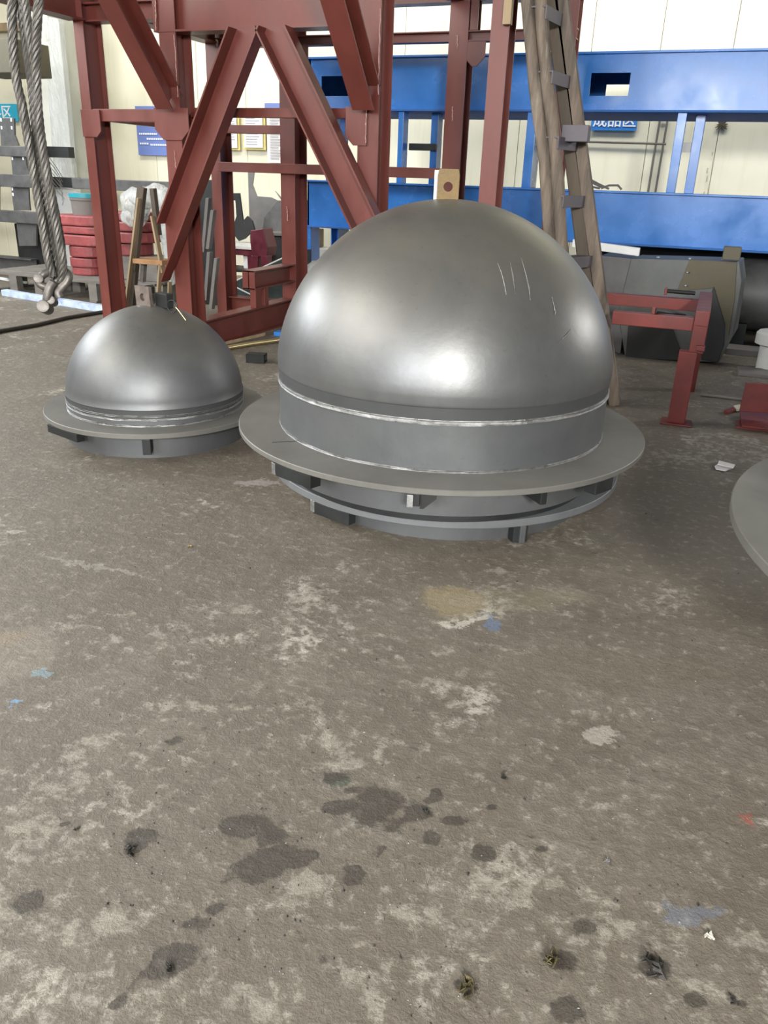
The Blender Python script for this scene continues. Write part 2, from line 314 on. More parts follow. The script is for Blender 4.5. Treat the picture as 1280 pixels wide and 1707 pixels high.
# ---------------------------------------------------------------- mesh helpers
class MB:
    def __init__(s): s.v = []; s.f = []; s.sm = []
    def add(s, vs, fs, smooth=False):
        o = len(s.v); s.v += [tuple(p) for p in vs]; s.f += [tuple(i + o for i in f) for f in fs]; s.sm += [smooth] * len(fs); return s
    def box(s, c, d, R=None):
        c = V(c); out = []
        for x in (-.5, .5):
            for y in (-.5, .5):
                for z in (-.5, .5):
                    p = V((x * d[0], y * d[1], z * d[2])); out.append(c + (R @ p if R else p))
        return s.add(out, [(0, 1, 3, 2), (4, 6, 7, 5), (0, 4, 5, 1), (2, 3, 7, 6), (0, 2, 6, 4), (1, 5, 7, 3)])
    def bx(s, x0, x1, y0, y1, z0, z1): return s.box(((x0 + x1) / 2, (y0 + y1) / 2, (z0 + z1) / 2), (abs(x1 - x0), abs(y1 - y0), abs(z1 - z0)))
    def sect(s, p0, p1, u, v, poly, smooth=False):
        """extrude a closed polygon (in u,v) from p0 to p1"""
        p0, p1, u, v = V(p0), V(p1), V(u), V(v); n = len(poly)
        a = [p0 + u * q[0] + v * q[1] for q in poly] + [p1 + u * q[0] + v * q[1] for q in poly]
        fs = [(i, (i + 1) % n, n + (i + 1) % n, n + i) for i in range(n)] 
        o = s.add(a, fs, smooth)
        s.add(a[:n], [tuple(range(n))[::-1]]); s.add(a[n:], [tuple(range(n))]); return o
    def hb(s, p0, p1, u, v, h, b, t=.012, tw=.010):
        """H section: web spans u (height h), flanges b wide along v"""
        u = V(u).normalized(); v = V(v).normalized()
        hh, bb, w = h / 2, b / 2, tw / 2
        poly = [(-hh, -bb), (-hh + t, -bb), (-hh + t, -w), (hh - t, -w), (hh - t, -bb), (hh, -bb), (hh, bb), (hh - t, bb), (hh - t, w), (-hh + t, w), (-hh + t, bb), (-hh, bb)]
        p0, p1 = V(p0), V(p1)
        a = [p0 + u * q[0] + v * q[1] for q in poly] + [p1 + u * q[0] + v * q[1] for q in poly]
        s.add(a, [(i, (i + 1) % 12, 12 + (i + 1) % 12, 12 + i) for i in range(12)])
        for o in (0, 12): s.add(a[o:o + 12], [(0, 1, 10, 11), (1, 2, 9, 10), (2, 3, 8, 9), (3, 4, 7, 8), (4, 5, 6, 7)])
        return s
    def tube(s, pts, r, n=10, cap=True, smooth=True):
        pts = [V(p) for p in pts]; rs = r if isinstance(r, (list, tuple)) else [r] * len(pts)
        up = V((0, 0, 1)); ring = []; vs = []
        d0 = (pts[1] - pts[0]).normalized(); a = d0.cross(up)
        if a.length < .1: a = d0.cross(V((1, 0, 0)))
        a.normalize()
        for i, p in enumerate(pts):
            d = (pts[min(i + 1, len(pts) - 1)] - pts[max(i - 1, 0)]).normalized()
            a = (a - d * a.dot(d)).normalized(); bb = d.cross(a)
            for k in range(n):
                th = 2 * PI * k / n; vs.append(p + (a * math.cos(th) + bb * math.sin(th)) * rs[i])
        m = len(pts); fs = [(i * n + k, i * n + (k + 1) % n, (i + 1) * n + (k + 1) % n, (i + 1) * n + k) for i in range(m - 1) for k in range(n)]
        s.add(vs, fs, smooth)
        if cap: s.add(vs[:n], [tuple(range(n))[::-1]]); s.add(vs[-n:], [tuple(range(n))])
        return s
    def lathe(s, prof, c=(0, 0, 0), n=96, smooth=True, wob=0., seed=0):
        """prof: (r, z) list; closed profiles repeat the first point"""
        c = V(c); vs = []
        for k in range(n):
            th = 2 * PI * k / n
            for j, (r, z) in enumerate(prof):
                rr = r + (wob * noise.noise(V((math.cos(th) * 14 + seed, math.sin(th) * 14, z * 9 + j))) if wob else 0)
                vs.append(c + V((rr * math.cos(th), rr * math.sin(th), z)))
        m = len(prof)
        return s.add(vs, [(k * m + j, ((k + 1) % n) * m + j, ((k + 1) % n) * m + j + 1, k * m + j + 1) for k in range(n) for j in range(m - 1)], smooth)
    def prism(s, pts, d):
        """planar polygon extruded by vector d"""
        pts = [V(p) for p in pts]; d = V(d); n = len(pts); a = pts + [p + d for p in pts]
        return s.add(a, [tuple(range(n))[::-1], tuple(range(n, 2 * n))] + [(i, (i + 1) % n, n + (i + 1) % n, n + i) for i in range(n)])
    def build(s, name, m, parent=None, bevel=0.):
        me = bpy.data.meshes.new(name); me.from_pydata(s.v, [], s.f); me.update()
        bm = bmesh.new(); bm.from_mesh(me)
        bmesh.ops.remove_doubles(bm, verts=bm.verts, dist=1e-5); 
        sm = [f.smooth for f in bm.faces]
        bmesh.ops.recalc_face_normals(bm, faces=bm.faces)
        if bevel: bmesh.ops.bevel(bm, geom=[e for e in bm.edges if e.is_manifold and e.calc_face_angle(0) > .6], offset=bevel, segments=2, affect='EDGES', profile=.6, clamp_overlap=True)
        bm.to_mesh(me); bm.free()
        if any(s.sm):
            for p in me.polygons: p.use_smooth = True
            me.set_sharp_from_angle(angle=math.radians(38))
        me.materials.append(M[m] if isinstance(m, str) else m)
        o = bpy.data.objects.new(name, me); col.objects.link(o)
        if parent: setp(o, parent)
        return o
LOC = {}
GROUPS = {'dome': 'steel domes', 'casting': 'stacked red castings', 'pallet': 'wooden pallets', 'strip': 'leaning strips behind the left post', 'debris': 'debris on the floor', 'notice': 'notices on the wall', 'sheet': 'cut steel sheets'}
def tag(o, label, cat, group=None):
    o['label'] = label; o['category'] = cat; group = group or GROUPS.get(cat)
    if group: o['group'] = group
    return o
def setp(o, parent):
    """geometry is modelled in world coordinates; the child keeps it under its thing"""
    o.parent = parent; o.matrix_parent_inverse = Matrix.Translation(-LOC.get(parent.name, V((0, 0, 0))))
def thing(name, loc, label, cat, group=None):
    o = bpy.data.objects.new(name, None); col.objects.link(o); o.location = loc; o.empty_display_size = .1
    LOC[o.name] = V(loc); return tag(o, label, cat, group)
def struct(o): o['kind'] = 'structure'; return o

# ---------------------------------------------------------------- structure
import numpy as np
gx = np.concatenate([[-40, -20, -10, -6, -5], np.arange(-4.4, 1.6, .03), [2, 4, 14]]); gy = np.concatenate([[-12, -4, 0], np.arange(.7, 5.6, .03), [7, 9, 11.5]])
XX, YY = np.meshgrid(gx, gy); nx, ny = len(gx), len(gy)
me = bpy.data.meshes.new('floor'); ii = (np.arange(ny - 1)[:, None] * nx + np.arange(nx - 1)[None]).ravel()
me.from_pydata(np.stack([XX.ravel(), YY.ravel(), 0 * XX.ravel()], 1).tolist(), [], np.stack([ii, ii + 1, ii + nx + 1, ii + nx], 1).tolist())
def soft_field(L):
    out = np.zeros(XX.size)
    for x, y, rx, ry, a, cc, am in L:
        dx, dy = XX.ravel() - x, YY.ravel() - y; u = (dx * math.cos(a) + dy * math.sin(a)) / rx; w = (-dx * math.sin(a) + dy * math.cos(a)) / ry
        out = np.maximum(out, np.clip(1.0 - .5 * np.hypot(u, w), 0, 1))
    return out
ca = me.color_attributes.new('wear', 'FLOAT_COLOR', 'POINT'); cv = np.ones((XX.size, 4), dtype=np.float32)
cv[:, 0] = soft_field(OIL); cv[:, 1] = soft_field(WORN) * .12; cv[:, 2] = 0; ca.data.foreach_set('color', cv.ravel())
me.materials.append(M['floor']); fo = bpy.data.objects.new('floor', me); col.objects.link(fo); struct(fo)
WY = 11.5
wallo = struct(MB().bx(-24, 9, WY + .02, WY + .12, 0, 7.0).build('wall_back', 'palegrey'))
x = -23.94
while x < 9:
    MB().bx(x + .003, x + .817, WY - .03, WY + .02, .0, 7.0).build('panel', 'wall', wallo, .006)
    x += .82
# building column by the back wall on the left
cx0, cx1 = -9.63, -9.20
cb = MB().bx(cx0, cx1, 10.35, 10.95, 0, 7.0).build('trim_1', 'column', None, .01); struct(cb)

# ---------------------------------------------------------------- domes
def weld_ring(name, R, z, c, w, par, wob=.0014, n=180):
    h_ = min(.006, w * .5)
    p = [(R - .002, z + w), (R + h_, z + w * .85), (R + h_ * 1.1, z + w * .6), (R + h_ * .45, z + w * .3), (R + h_ * .45, z - w * .3), (R + h_ * 1.1, z - w * .6), (R + h_, z - w * .85), (R - .002, z - w)]
    return MB().lathe(p, c, n, True, wob, z * 31).build(name, 'weld', par)
def lug_tang(ang, R, c, z0, z1, wdt, thk, par, face=True):
    """stop block under a flange, long side along the rim"""
    a = math.radians(ang); d = V((math.cos(a), math.sin(a), 0)); tn = V((-d.y, d.x, 0))
    o = MB(); p = V(c) + d * (R - thk / 2)
    Rm = Matrix((d, tn, V((0, 0, 1)))).transposed()
    o.box((p.x, p.y, (z0 + z1) / 2), (thk, wdt, z1 - z0), Rm)
    return o.build('stop_block', 'darkgrey', par, .003)
def steel_dome(name, c, zf, tf, Rf, Rc, hc, Rd, z0, zt, label, lugs, skirtR, skirtz, headmat='dome', dz=.060, wb=.013):
    cx, cy = c; c3 = (cx, cy, 0)
    T = thing(name, (cx, cy, 0), label, 'dome')
    zc = zf + hc
    # cylinder band, dome with rolled-in skirt
    MB().lathe([(Rc, zf - tf * .5), (Rc, zc + .002)], c3, 128).build('cylinder_band', 'cyl', T)
    ze = zc + dz
    def rz(z): return max(1e-4, Rd * max(0, 1 - ((z - z0) / (zt - z0)) ** 1.96) ** (1 / 1.96))
    zk = ze + .055; rk = rz(zk)
    prof = [(Rc + .002, ze), (Rc + .004, ze + .002)] + [(rk - (rk - Rc - .005) * (1 - t_) ** 2, ze + .004 + (zk - ze - .004) * t_) for t_ in (0, .15, .3, .5, .75, 1)]
    u0 = math.asin((zk - z0) / (zt - z0))
    crown = [(rz(z0 + (zt - z0) * math.sin(u0 + (PI / 2 - u0) * k / 34)), z0 + (zt - z0) * math.sin(u0 + (PI / 2 - u0) * k / 34)) for k in range(1, 35)]
    dm = MB().lathe(prof + crown, c3, 160).build('dome_head', headmat, T)
    MB().lathe([(Rc + .001, zc - .004), (Rc + .001, ze + .002)], c3, 128).build('skirt_band', 'skirt', T)
    weld_ring('weld_bead', Rc, zc, c3, wb, T)
    weld_ring('weld_bead', Rc, zf + .004, c3, .008, T, .002)
    MB().lathe([(Rc - .01, zf), (Rf - .003, zf), (Rf, zf - .003), (Rf, zf - tf + .003), (Rf - .003, zf - tf), (Rc - .01, zf - tf), (Rc - .01, zf)], c3, 160).build('flange', 'flange', T)
    MB().lathe([(skirtR, zf - tf), (skirtR, skirtz), (skirtR - .02, skirtz), (skirtR - .02, zf - tf)], c3, 128).build('lower_skirt', 'cyl', T)
    for a, w in lugs: lug_tang(a, Rf - .004, c3, zf - tf - .055, zf - tf, w, .05, T)
    return T
BC = (-1.153, 3.811)
def plate_with_hole(name, c, ux, uz, w, h, th, hole, m, par, bev=.003):
    """upright plate: centre of its foot c, width axis ux, height axis uz, round hole (dx, dz, r)"""
    c, ux, uz = V(c), V(ux).normalized(), V(uz).normalized(); n = ux.cross(uz).normalized() * th
    hx, hz, r = hole; K = 24; out, inn = [], []
    for k in range(K):
        a = 2 * PI * k / K; dx, dz = math.cos(a), math.sin(a)
        s_ = min((w / 2 - math.copysign(hx, dx)) / abs(dx) if abs(dx) > 1e-6 else 1e9, ((h - hz) if dz > 0 else hz) / abs(dz) if abs(dz) > 1e-6 else 1e9)
        out.append(c + ux * (hx + dx * s_) + uz * (hz + dz * s_)); inn.append(c + ux * (hx + dx * r) + uz * (hz + dz * r))
    mb = MB(); vs = out + inn + [p + n for p in out] + [p + n for p in inn]; f = []
    for k in range(K):
        q = (k + 1) % K
        f += [(k, q, K + q, K + k), (2 * K + k, 3 * K + k, 3 * K + q, 2 * K + q), (k, 2 * K + k, 2 * K + q, q), (K + k, K + q, 3 * K + q, 3 * K + k)]
    mb.add(vs, f); return mb.build(name, m, par)

D1 = steel_dome('steel_dome', BC, .368, .026, 1.015, .811, .2176, .823, .62, 1.424,
    'largest steel dome, with a rusty yellowish lifting lug, on a wide round flange', [], .813, .172, 'dome', .060, .013)
for a0, a1 in ((-118, -104), (-31, -24), (60, 70), (150, 160)):
    a = (a0 + a1) / 2; lug_tang(a, 1.011, (*BC, 0), .368 - .026 - .058, .342, 1.0 * math.radians(a1 - a0), .06, D1)
for a in (-77.4, -47): lug_tang(a, 1.008, (*BC, 0), .288, .342, .030, .19, D1)
for a in (-75.4,):
    d = math.radians(a); o_ = V((BC[0] + .99 * math.cos(d), BC[1] + .99 * math.sin(d), 0)); tn = V((-math.sin(d), math.cos(d), 0)); rd = V((math.cos(d), math.sin(d), 0))
    MB().prism([o_ + tn * -.02 + V((0, 0, .342)), o_ + tn * .045 + V((0, 0, .342)), o_ + tn * .045 + V((0, 0, .318)), o_ + tn * -.005 + V((0, 0, .272)), o_ + tn * -.02 + V((0, 0, .272))], rd * -.16).build('dark_wedge', 'black', D1)  # plain black wedge beside the front block
for a, z in ((-117.6, .313), (-78.7, .312)):
    d = math.radians(a); MB().box((BC[0] + 1.013 * math.cos(d), BC[1] + 1.013 * math.sin(d), z), (.012, .026, .055), Matrix.Rotation(d, 3, 'Z')).build('weld_end', 'weld', D1, .003)
la = math.radians(12)
plate_with_hole('lifting_lug', (BC[0] - .02, BC[1] - .01, 1.40), (math.cos(la), math.sin(la), 0), (0, 0, 1), .098, .150, .03, (0, .075, .021), 'rust', D1)
MB().box((BC[0] - .083, BC[1] + .004, 1.475), (.022, .034, .140), Matrix.Rotation(la, 3, 'Z')).build('lug_edge_plate', 'palegrey', D1, .003)
MB().lathe([(.0, .02), (.05, .018), (.07, .0)], (BC[0] - .02, BC[1] + .005, 1.398), 24, True, .006).build('lug_weld', 'weld', D1)
MB().tube([V((-1.725, 3.086, .3685)), V((-1.66, 3.13, .3688)), V((-1.60, 3.19, .3685))], .0018, 5).build('scribe_line', 'darkchip', D1)
# scratches: thin bright grooves raised a hair above the shell
def on_dome(c, R, z0, a, az, el, off=.0006):
    return V((c[0] + (R * math.cos(el) + off) * math.cos(az), c[1] + (R * math.cos(el) + off) * math.sin(az), z0 + a * math.sin(el) + off * math.sin(el)))
def dome_hit(px3, c, R, z0, a): return V(px3)
SCR = [[(-0.809, 3.360, 1.196), (-0.782, 3.335, 1.160), (-0.759, 3.305, 1.117), (-0.742, 3.282, 1.080)], [(-0.767, 3.402, 1.200), (-0.739, 3.358, 1.149), (-0.712, 3.310, 1.084)], [(-0.733, 3.458, 1.213), (-0.699, 3.411, 1.159), (-0.671, 3.373, 1.105), (-0.655, 3.343, 1.061)], [(-0.585, 3.439, 1.068), (-0.559, 3.413, 1.012), (-0.558, 3.403, 1.001)], [(-0.523, 3.368, 0.899), (-0.502, 3.418, 0.923), (-0.493, 3.453, 0.943)]]
for pts in SCR: MB().tube([V(p) for p in pts], [.0006] + [.0020] * (len(pts) - 2) + [.0006], 5).build('scratch', 'weld', D1)

# ring below the large dome
LC = (-1.17, 3.98)
LR = thing('flanged_ring', (*LC, 0), 'grey flanged steel ring lying on the floor under the largest dome', 'ring')
c3 = (*LC, 0)
MB().lathe([(.60, .126), (.917, .126), (.920, .123), (.920, .092), (.917, .089), (.60, .089), (.60, .126)], c3, 144).build('flange', 'flange_pale', LR)
MB().lathe([(.728, .089), (.728, .0), (.70, .0), (.70, .089)], (-1.13, 3.87, 0), 128).build('lower_skirt', 'cyl', LR)
MB().lathe([(.77, .171), (.77, .127), (.62, .127), (.62, .171)], (*BC, 0), 96).build('packing_ring', 'darkgrey', LR)
for a0, a1 in ((-113.9, -100), (60, 70), (150, 160)):
    lug_tang((a0 + a1) / 2, .916, c3, .030, .089, .915 * math.radians(a1 - a0), .05, LR)
MB().box((-.60, 3.315, .045), (.07, .05, .086), Matrix.Rotation(math.radians(38), 3, 'Z')).build('stop_block', 'darkgrey', LR, .003)
MB().box((-.582, 3.302, .045), (.028, .03, .088), Matrix.Rotation(math.radians(38), 3, 'Z')).build('block_face', 'cyl', LR, .003)
d = math.radians(-114.2); MB().box((LC[0] + .918 * math.cos(d), LC[1] + .918 * math.sin(d), .066), (.012, .028, .060), Matrix.Rotation(d, 3, 'Z')).build('weld_end', 'weld', LR, .003)

# small dome
SC_ = (-3.03, 3.99)
D2 = steel_dome('steel_dome', SC_, .175, .030, .657, .522, .040, .524, .245, .768,
    'small steel dome with a brown holed lifting plate, left of the largest dome', [], .540, .0, 'dome_small', .052, .007)
for a0, a1 in ((-120, -94),): lug_tang((a0 + a1) / 2, .653, (*SC_, 0), .100, .145, .65 * math.radians(a1 - a0), .05, D2)
for a in (-59.5, 100): lug_tang(a, .653, (*SC_, 0), .055, .145, .045, .10, D2)
MB().lathe([(.5245, .222), (.5245, .262)], (*SC_, 0), 96).build('skirt_band', 'skirt', D2)
weld_ring('weld_bead', .522, .235, (*SC_, 0), .006, D2)
la = math.radians(-14)
plate_with_hole('lifting_lug', (SC_[0] - .022, SC_[1], .745), (math.cos(la), math.sin(la), 0), (-.05, 0, 1), .125, .130, .022, (0, .068, .022), 'lug', D2)
MB().box((SC_[0] + .090, SC_[1] + .02, .800), (.105, .05, .085), Matrix.Rotation(la, 3, 'Z')).build('lug_block', 'darkgrey', D2, .006)
MB().lathe([(.0, .014), (.06, .012), (.085, -.006)], (SC_[0] - .015, SC_[1], .752), 24, True, .008).build('lug_weld', 'weld', D2)
rg = MB(); cc = V((SC_[0] + .165, SC_[1] - .01, .775)); rg.tube([cc + V((.034 * math.cos(k * PI / 12), 0, .034 * math.sin(k * PI / 12))) for k in range(25)], .004, 6, False)
tag(rg.build('wire_ring', 'darkgrey'), 'small dark wire ring standing beside the lifting plate of the small dome', 'ring')
wr = MB().tube([V((-2.825, 3.96, .775)), V((-2.79, 3.94, .758)), V((-2.72, 3.90, .718))], .003, 5)
tag(wr.build('welding_rod', 'brass'), 'thin bent bright wire lying on the crown of the small dome', 'wire')

# third dome, mostly outside the frame
D3C = (1.557, 2.86)
D3 = steel_dome('steel_dome', D3C, .50, .035, 1.346, 1.08, .20, 1.095, .70, 1.85,
    'round steel flange of a third dome cut off by the right edge', [], 1.00, .0, 'dome')

# ---------------------------------------------------------------- red tower
TW = thing('steel_tower', (-3.3, 7.1, 0), 'tall dark red steel support frame with crossed V braces behind the domes', 'frame')
X_, Y_, Z_ = V((1, 0, 0)), V((0, 1, 0)), V((0, 0, 1))
TZ = 3.6
def post(x0, x1, y0, y1, zt=TZ, z0=0, t=.012):
    return MB().hb(((x0 + x1) / 2, (y0 + y1) / 2, z0), ((x0 + x1) / 2, (y0 + y1) / 2, zt), Y_, X_, y1 - y0, x1 - x0, t).build('post', 'red', TW)
post(-5.125, -5.03, 6.05, 6.28); post(-4.305, -4.152, 6.05, 6.265); post(-2.600, -2.434, 6.05, 6.30); post(-1.636, -1.510, 6.05, 6.25)
post(-5.14, -5.02, 8.0, 8.24); post(-4.300, -4.134, 8.0, 8.28); post(-2.550, -2.370, 8.0, 8.22); post(-1.53, -1.40, 8.0, 8.2)
post(-2.358, -2.286, 8.0, 8.1, TZ, 2.76)
# base beams
MB().hb((-4.225, 6.27, .13), (-4.225, 8.0, .13), Z_, X_, .26, .15, .014).build('base_beam', 'red', TW)
MB().hb((-2.51, 6.30, .13), (-2.51, 8.0, .13), Z_, X_, .26, .15, .014).build('base_beam', 'red', TW)
MB().hb((-5.02, 8.12, .13), (-4.30, 8.12, .13), Z_, Y_, .16, .15, .012).build('base_beam', 'red', TW)
MB().hb((-4.215, 7.14, .53), (-4.215, 8.0, .53), Z_, X_, .18, .15, .012).build('stub_beam', 'red', TW)
MB().bx(-4.285, -4.145, 7.14, 7.152, .44, .62).build('end_plate', 'red', TW, .002)
MB().bx(-4.21, -4.145, 7.15, 7.27, .26, .44).build('stub_leg', 'red', TW, .004)
MB().bx(-4.21, -4.150, 7.34, 7.42, .26, .44).build('stub_leg', 'red', TW, .004)
# top beams
MB().hb((-4.302, 6.13, 2.70), (-2.600, 6.13, 2.70), Z_, Y_, .40, .17, .014).build('top_beam', 'red', TW)
MB().bx(-4.345, -4.302, 6.04, 6.22, 2.50, 3.0).build('end_plate', 'red', TW, .003)
MB().hb((-5.11, 6.16, 2.665), (-4.305, 6.16, 2.665), Z_, Y_, .135, .14, .012).build('top_rail', 'red', TW)
MB().hb((-5.09, 2.6, 2.78), (-5.09, 6.05, 2.78), Z_, X_, .36, .16, .014).build('side_beam', 'red', TW)
MB().hb((-5.08, 6.28, 2.86), (-5.08, 8.0, 2.86), Z_, X_, .30, .16, .014).build('side_beam', 'red', TW)
MB().hb((-4.22, 6.27, 2.92), (-4.22, 8.0, 2.92), Z_, X_, .26, .16, .014).build('side_beam', 'red', TW)
MB().hb((-2.50, 6.3, 3.12), (-2.50, 8.0, 3.12), Z_, X_, .26, .16, .014).build('side_beam', 'red', TW)
MB().hb((-5.02, 8.06, 2.715), (-1.40, 8.06, 2.715), Z_, Y_, .085, .11, .010).build('back_rail', 'red', TW)
MB().hb((-5.02, 8.12, 3.14), (-1.40, 8.12, 3.14), Z_, Y_, .30, .15, .012).build('back_rail', 'red', TW)
MB().hb((-5.09, 7.02, 2.86), (-4.25, 7.45, 2.86), V((0, 0, 1)), V((-.45, .9, 0)), .2, .14, .012).build('cross_tie', 'red', TW)
# mid rails
def rail(x0, x1, y0, y1, z0, z1, nm='mid_rail'): return MB().bx(x0, x1, y0, y1, z0, z1).build(nm, 'red', TW, .004)
rail(-5.03, -4.305, 6.06, 6.13, 1.868, 1.962); rail(-4.152, -2.600, 6.20, 6.26, 1.915, 1.985)
rail(-5.02, -4.300, 8.03, 8.10, 1.888, 1.968); rail(-5.02, -2.55, 7.94, 7.998, 1.515, 1.609)
rail(-5.10, -5.04, 6.28, 8.0, 1.88, 1.96); 
# gusset plates (octagonal corners), standing proud of the posts
def gusset(x0, x1, z0, z1, y, cl, cr, t=.014):
    return MB().prism([(x0, y, z1), (x1, y, z1), (x1, y, z0 + cr), (x1 - cr, y, z0), (x0 + cl, y, z0), (x0, y, z0 + cl)], (0, t, 0)).build('gusset', 'red', TW, .002)
gusset(-5.128, -4.937, 1.747, 1.955, 6.034, .001, .045); gusset(-4.393, -4.068, 1.735, 1.970, 6.034, .078, .072)
gusset(-2.692, -2.522, 1.722, 1.983, 6.034, .062, .001)
gusset(-5.02, -4.86, 2.50, 2.67, 8.0, .001, .06); gusset(-2.37, -2.20, 2.47, 2.67, 8.0, .05, .075); gusset(-4.134, -3.98, 2.49, 2.67, 8.0, .001, .06)
# V braces in front of the posts
def brace(p0, p1, h, y0, y1, name='brace', clip=None):
    p0, p1 = V(p0), V(p1); d = (p1 - p0).normalized(); u = V((d.z, 0, -d.x))
    mb = MB(); dp = y1 - y0; a_, b2_ = -dp / 2, dp / 2; hh = h / 2; tt = .013
    mb.sect(p0, p1, u, Y_, [(-hh, a_), (-hh + tt, a_), (-hh + tt, b2_ - tt), (hh - tt, b2_ - tt), (hh - tt, a_), (hh, a_), (hh, b2_), (-hh, b2_)])
    mb.f = mb.f[:8]; mb.sm = mb.sm[:8]
    for o_ in (0, 8): mb.add([mb.v[o_ + k] for k in range(8)], [(0, 1, 2, 7), (2, 3, 6, 7), (3, 4, 5, 6)])
    o = mb.build(name, 'red', TW); me = o.data
    bm = bmesh.new(); bm.from_mesh(me)
    for co, no in (clip or []):
        r = bmesh.ops.bisect_plane(bm, geom=bm.verts[:] + bm.edges[:] + bm.faces[:], plane_co=co, plane_no=no, clear_outer=True)
        bmesh.ops.holes_fill(bm, edges=[e for e in bm.edges if e.is_boundary], sides=0)
    bm.to_mesh(me); bm.free(); return o
top = (V((0, 0, 2.498)), V((0, 0, 1)))
brace((-3.356, 5.966, 2.700), (-4.545, 5.966, 0.500), .235, 5.90, 6.032, clip=[top, (V((-4.345, 0, 0)), V((-1, 0, 0)))])
brace((-3.370, 5.966, 2.700), (-2.311, 5.966, 0.900), .225, 5.90, 6.032, clip=[top])
# knee braces coming forward from the front posts, towards the cut-off beams overhead
def knee(x0, x1, yb, zb, yt, zt, h=.26):
    p0, p1 = V(((x0 + x1) / 2, yb, zb)), V(((x0 + x1) / 2, yt, zt)); d = (p1 - p0).normalized(); u = V((1, 0, 0)).cross(d)
    MB().hb(p0, p1, u, X_, h, x1 - x0, .012, .010).build('knee_brace', 'red', TW)
knee(-4.305, -4.152, 6.02, 2.02, 4.75, 3.40, .20); knee(-2.60, -2.434, 6.02, 2.02, 4.75, 3.40, .20)
MB().hb((-4.23, 3.6, 3.45), (-4.23, 6.05, 3.45), Z_, X_, .26, .16, .014).build('side_beam', 'red', TW)
MB().hb((-2.517, 3.6, 3.45), (-2.517, 6.05, 3.45), Z_, X_, .26, .16, .014).build('side_beam', 'red', TW)
MB().bx(-1.545, -1.49, 5.99, 6.048, 2.47, 3.0).build('side_plate', 'palewood', TW, .003)
# weld runs
def weldline(p0, p1, r=.006, m='redweld', par=TW, n=14):
    p0, p1 = V(p0), V(p1); pts = [p0.lerp(p1, i / n) + V((random.uniform(-.003, .003), 0, random.uniform(-.003, .003))) for i in range(n + 1)]
    MB().tube(pts, [r * random.uniform(.5, 1.2) for _ in pts], 6).build('weld_seam', m, par)
weldline((-4.158, 6.044, 2.05), (-4.160, 6.044, 2.48), .004); weldline((-2.525, 6.030, 1.74), (-2.525, 6.030, 1.96), .005)
weldline((-2.60, 6.04, 2.08), (-2.60, 6.04, 2.38), .004); weldline((-2.44, 6.044, 2.06), (-2.44, 6.044, 2.6), .004)
weldline((-2.58, 6.035, 1.47), (-2.50, 6.035, 1.22), .006); weldline((-2.46, 7.994, 2.62), (-2.47, 7.994, 2.72), .006); weldline((-2.47, 7.994, 2.02), (-2.475, 7.994, 2.14), .005)
weldline((-4.315, 6.03, 2.51), (-4.30, 6.03, 2.74), .005); weldline((-4.22, 6.044, 1.52), (-4.225, 6.044, 1.66), .003); weldline((-4.22, 7.99, 1.05), (-4.225, 7.99, 1.2), .004)

# ---------------------------------------------------------------- blue frame
BF = thing('blue_steel_frame', (-2.0, 9.3, 0), 'long bright blue frame of two girders joined by short uprights', 'frame')
BY = 9.0
def bluebeam(z0, z1, x0, x1, holes, name):
    """box girder: front web with rectangular cut-outs, projecting flanges"""
    xs = sorted([x0, x1] + [q for h in holes for q in h[:2]]); mb = MB()
    for a, b_ in zip(xs[:-1], xs[1:]):
        h = [q for q in holes if abs(q[0] - a) < 1e-6]
        if h: mb.bx(a, b_, BY, BY + .014, z0, h[0][2]); mb.bx(a, b_, BY, BY + .014, h[0][3], z1)
        else: mb.bx(a, b_, BY, BY + .014, z0, z1)
    return mb.build(name, 'blue', BF)
bluebeam(2.195, 2.680, -4.44, 3.2, [(-4.310, -3.918, 2.323, 2.518), (-1.385, -1.01, 2.32, 2.52)], 'upper_girder_web')
bluebeam(2.195, 2.680, -4.44, 3.2, [(-5.125, -4.654, 2.403, 2.570), (-1.374, -1.026, 2.371, 2.529)], 'upper_girder_back_web')
bpy.data.objects['upper_girder_back_web'].location = (0, 1.08, 0)
bluebeam(.965, 1.440, -4.49, 3.3, [], 'lower_girder_web')
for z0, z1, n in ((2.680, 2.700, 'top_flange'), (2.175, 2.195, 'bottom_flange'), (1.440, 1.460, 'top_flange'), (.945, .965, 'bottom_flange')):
    MB().bx(-4.50, 3.3, BY - .045, BY + (1.14 if z0 > 2 or z0 < 1 else .50), z0, z1).build(n, 'blueshade' if 'bottom' in n else 'blue', BF, .003)
MB().bx(-4.49, -4.47, BY, BY + 1.1, 2.195, 2.68).build('end_plate', 'blue', BF); MB().bx(-4.49, -4.47, BY, BY + .44, .965, 1.44).build('end_plate', 'blue', BF)
MB().bx(-4.45, 3.2, BY + 1.09, BY + 1.104, .965, 1.44).build('lower_girder_back_web', 'blue', BF)
def bpost(x, w, y=BY, d=.12): MB().hb((x + w / 2, y + d / 2, 1.46), (x + w / 2, y + d / 2, 2.175), X_, Y_, w, d, .012).build('upright', 'blue', BF)
def cpost(x0, x1, y0, y1): MB().bx(x0, x1, y0, y1, 1.46, 2.175).build('upright', 'blue', BF, .004)
cpost(-.520, -.435, BY, BY + .10); cpost(-.36, -.27, BY + .26, BY + .44); cpost(-1.980, -1.885, BY, BY + .30)
cpost(-3.39, -3.33, BY, BY + .16); cpost(-3.08, -3.0, BY + .2, BY + .36); cpost(-4.28, -4.17, BY + .05, BY + .2); cpost(1.0, 1.09, BY, BY + .1); cpost(2.2, 2.29, BY, BY + .1); cpost(-4.3, -4.2, BY + .40, BY + .50); cpost(2.6, 2.7, BY + .40, BY + .50)
MB().bx(-.44, -.36, BY + .28, BY + .30, 1.84, 1.93).build('tie_plate', 'palegrey', BF)
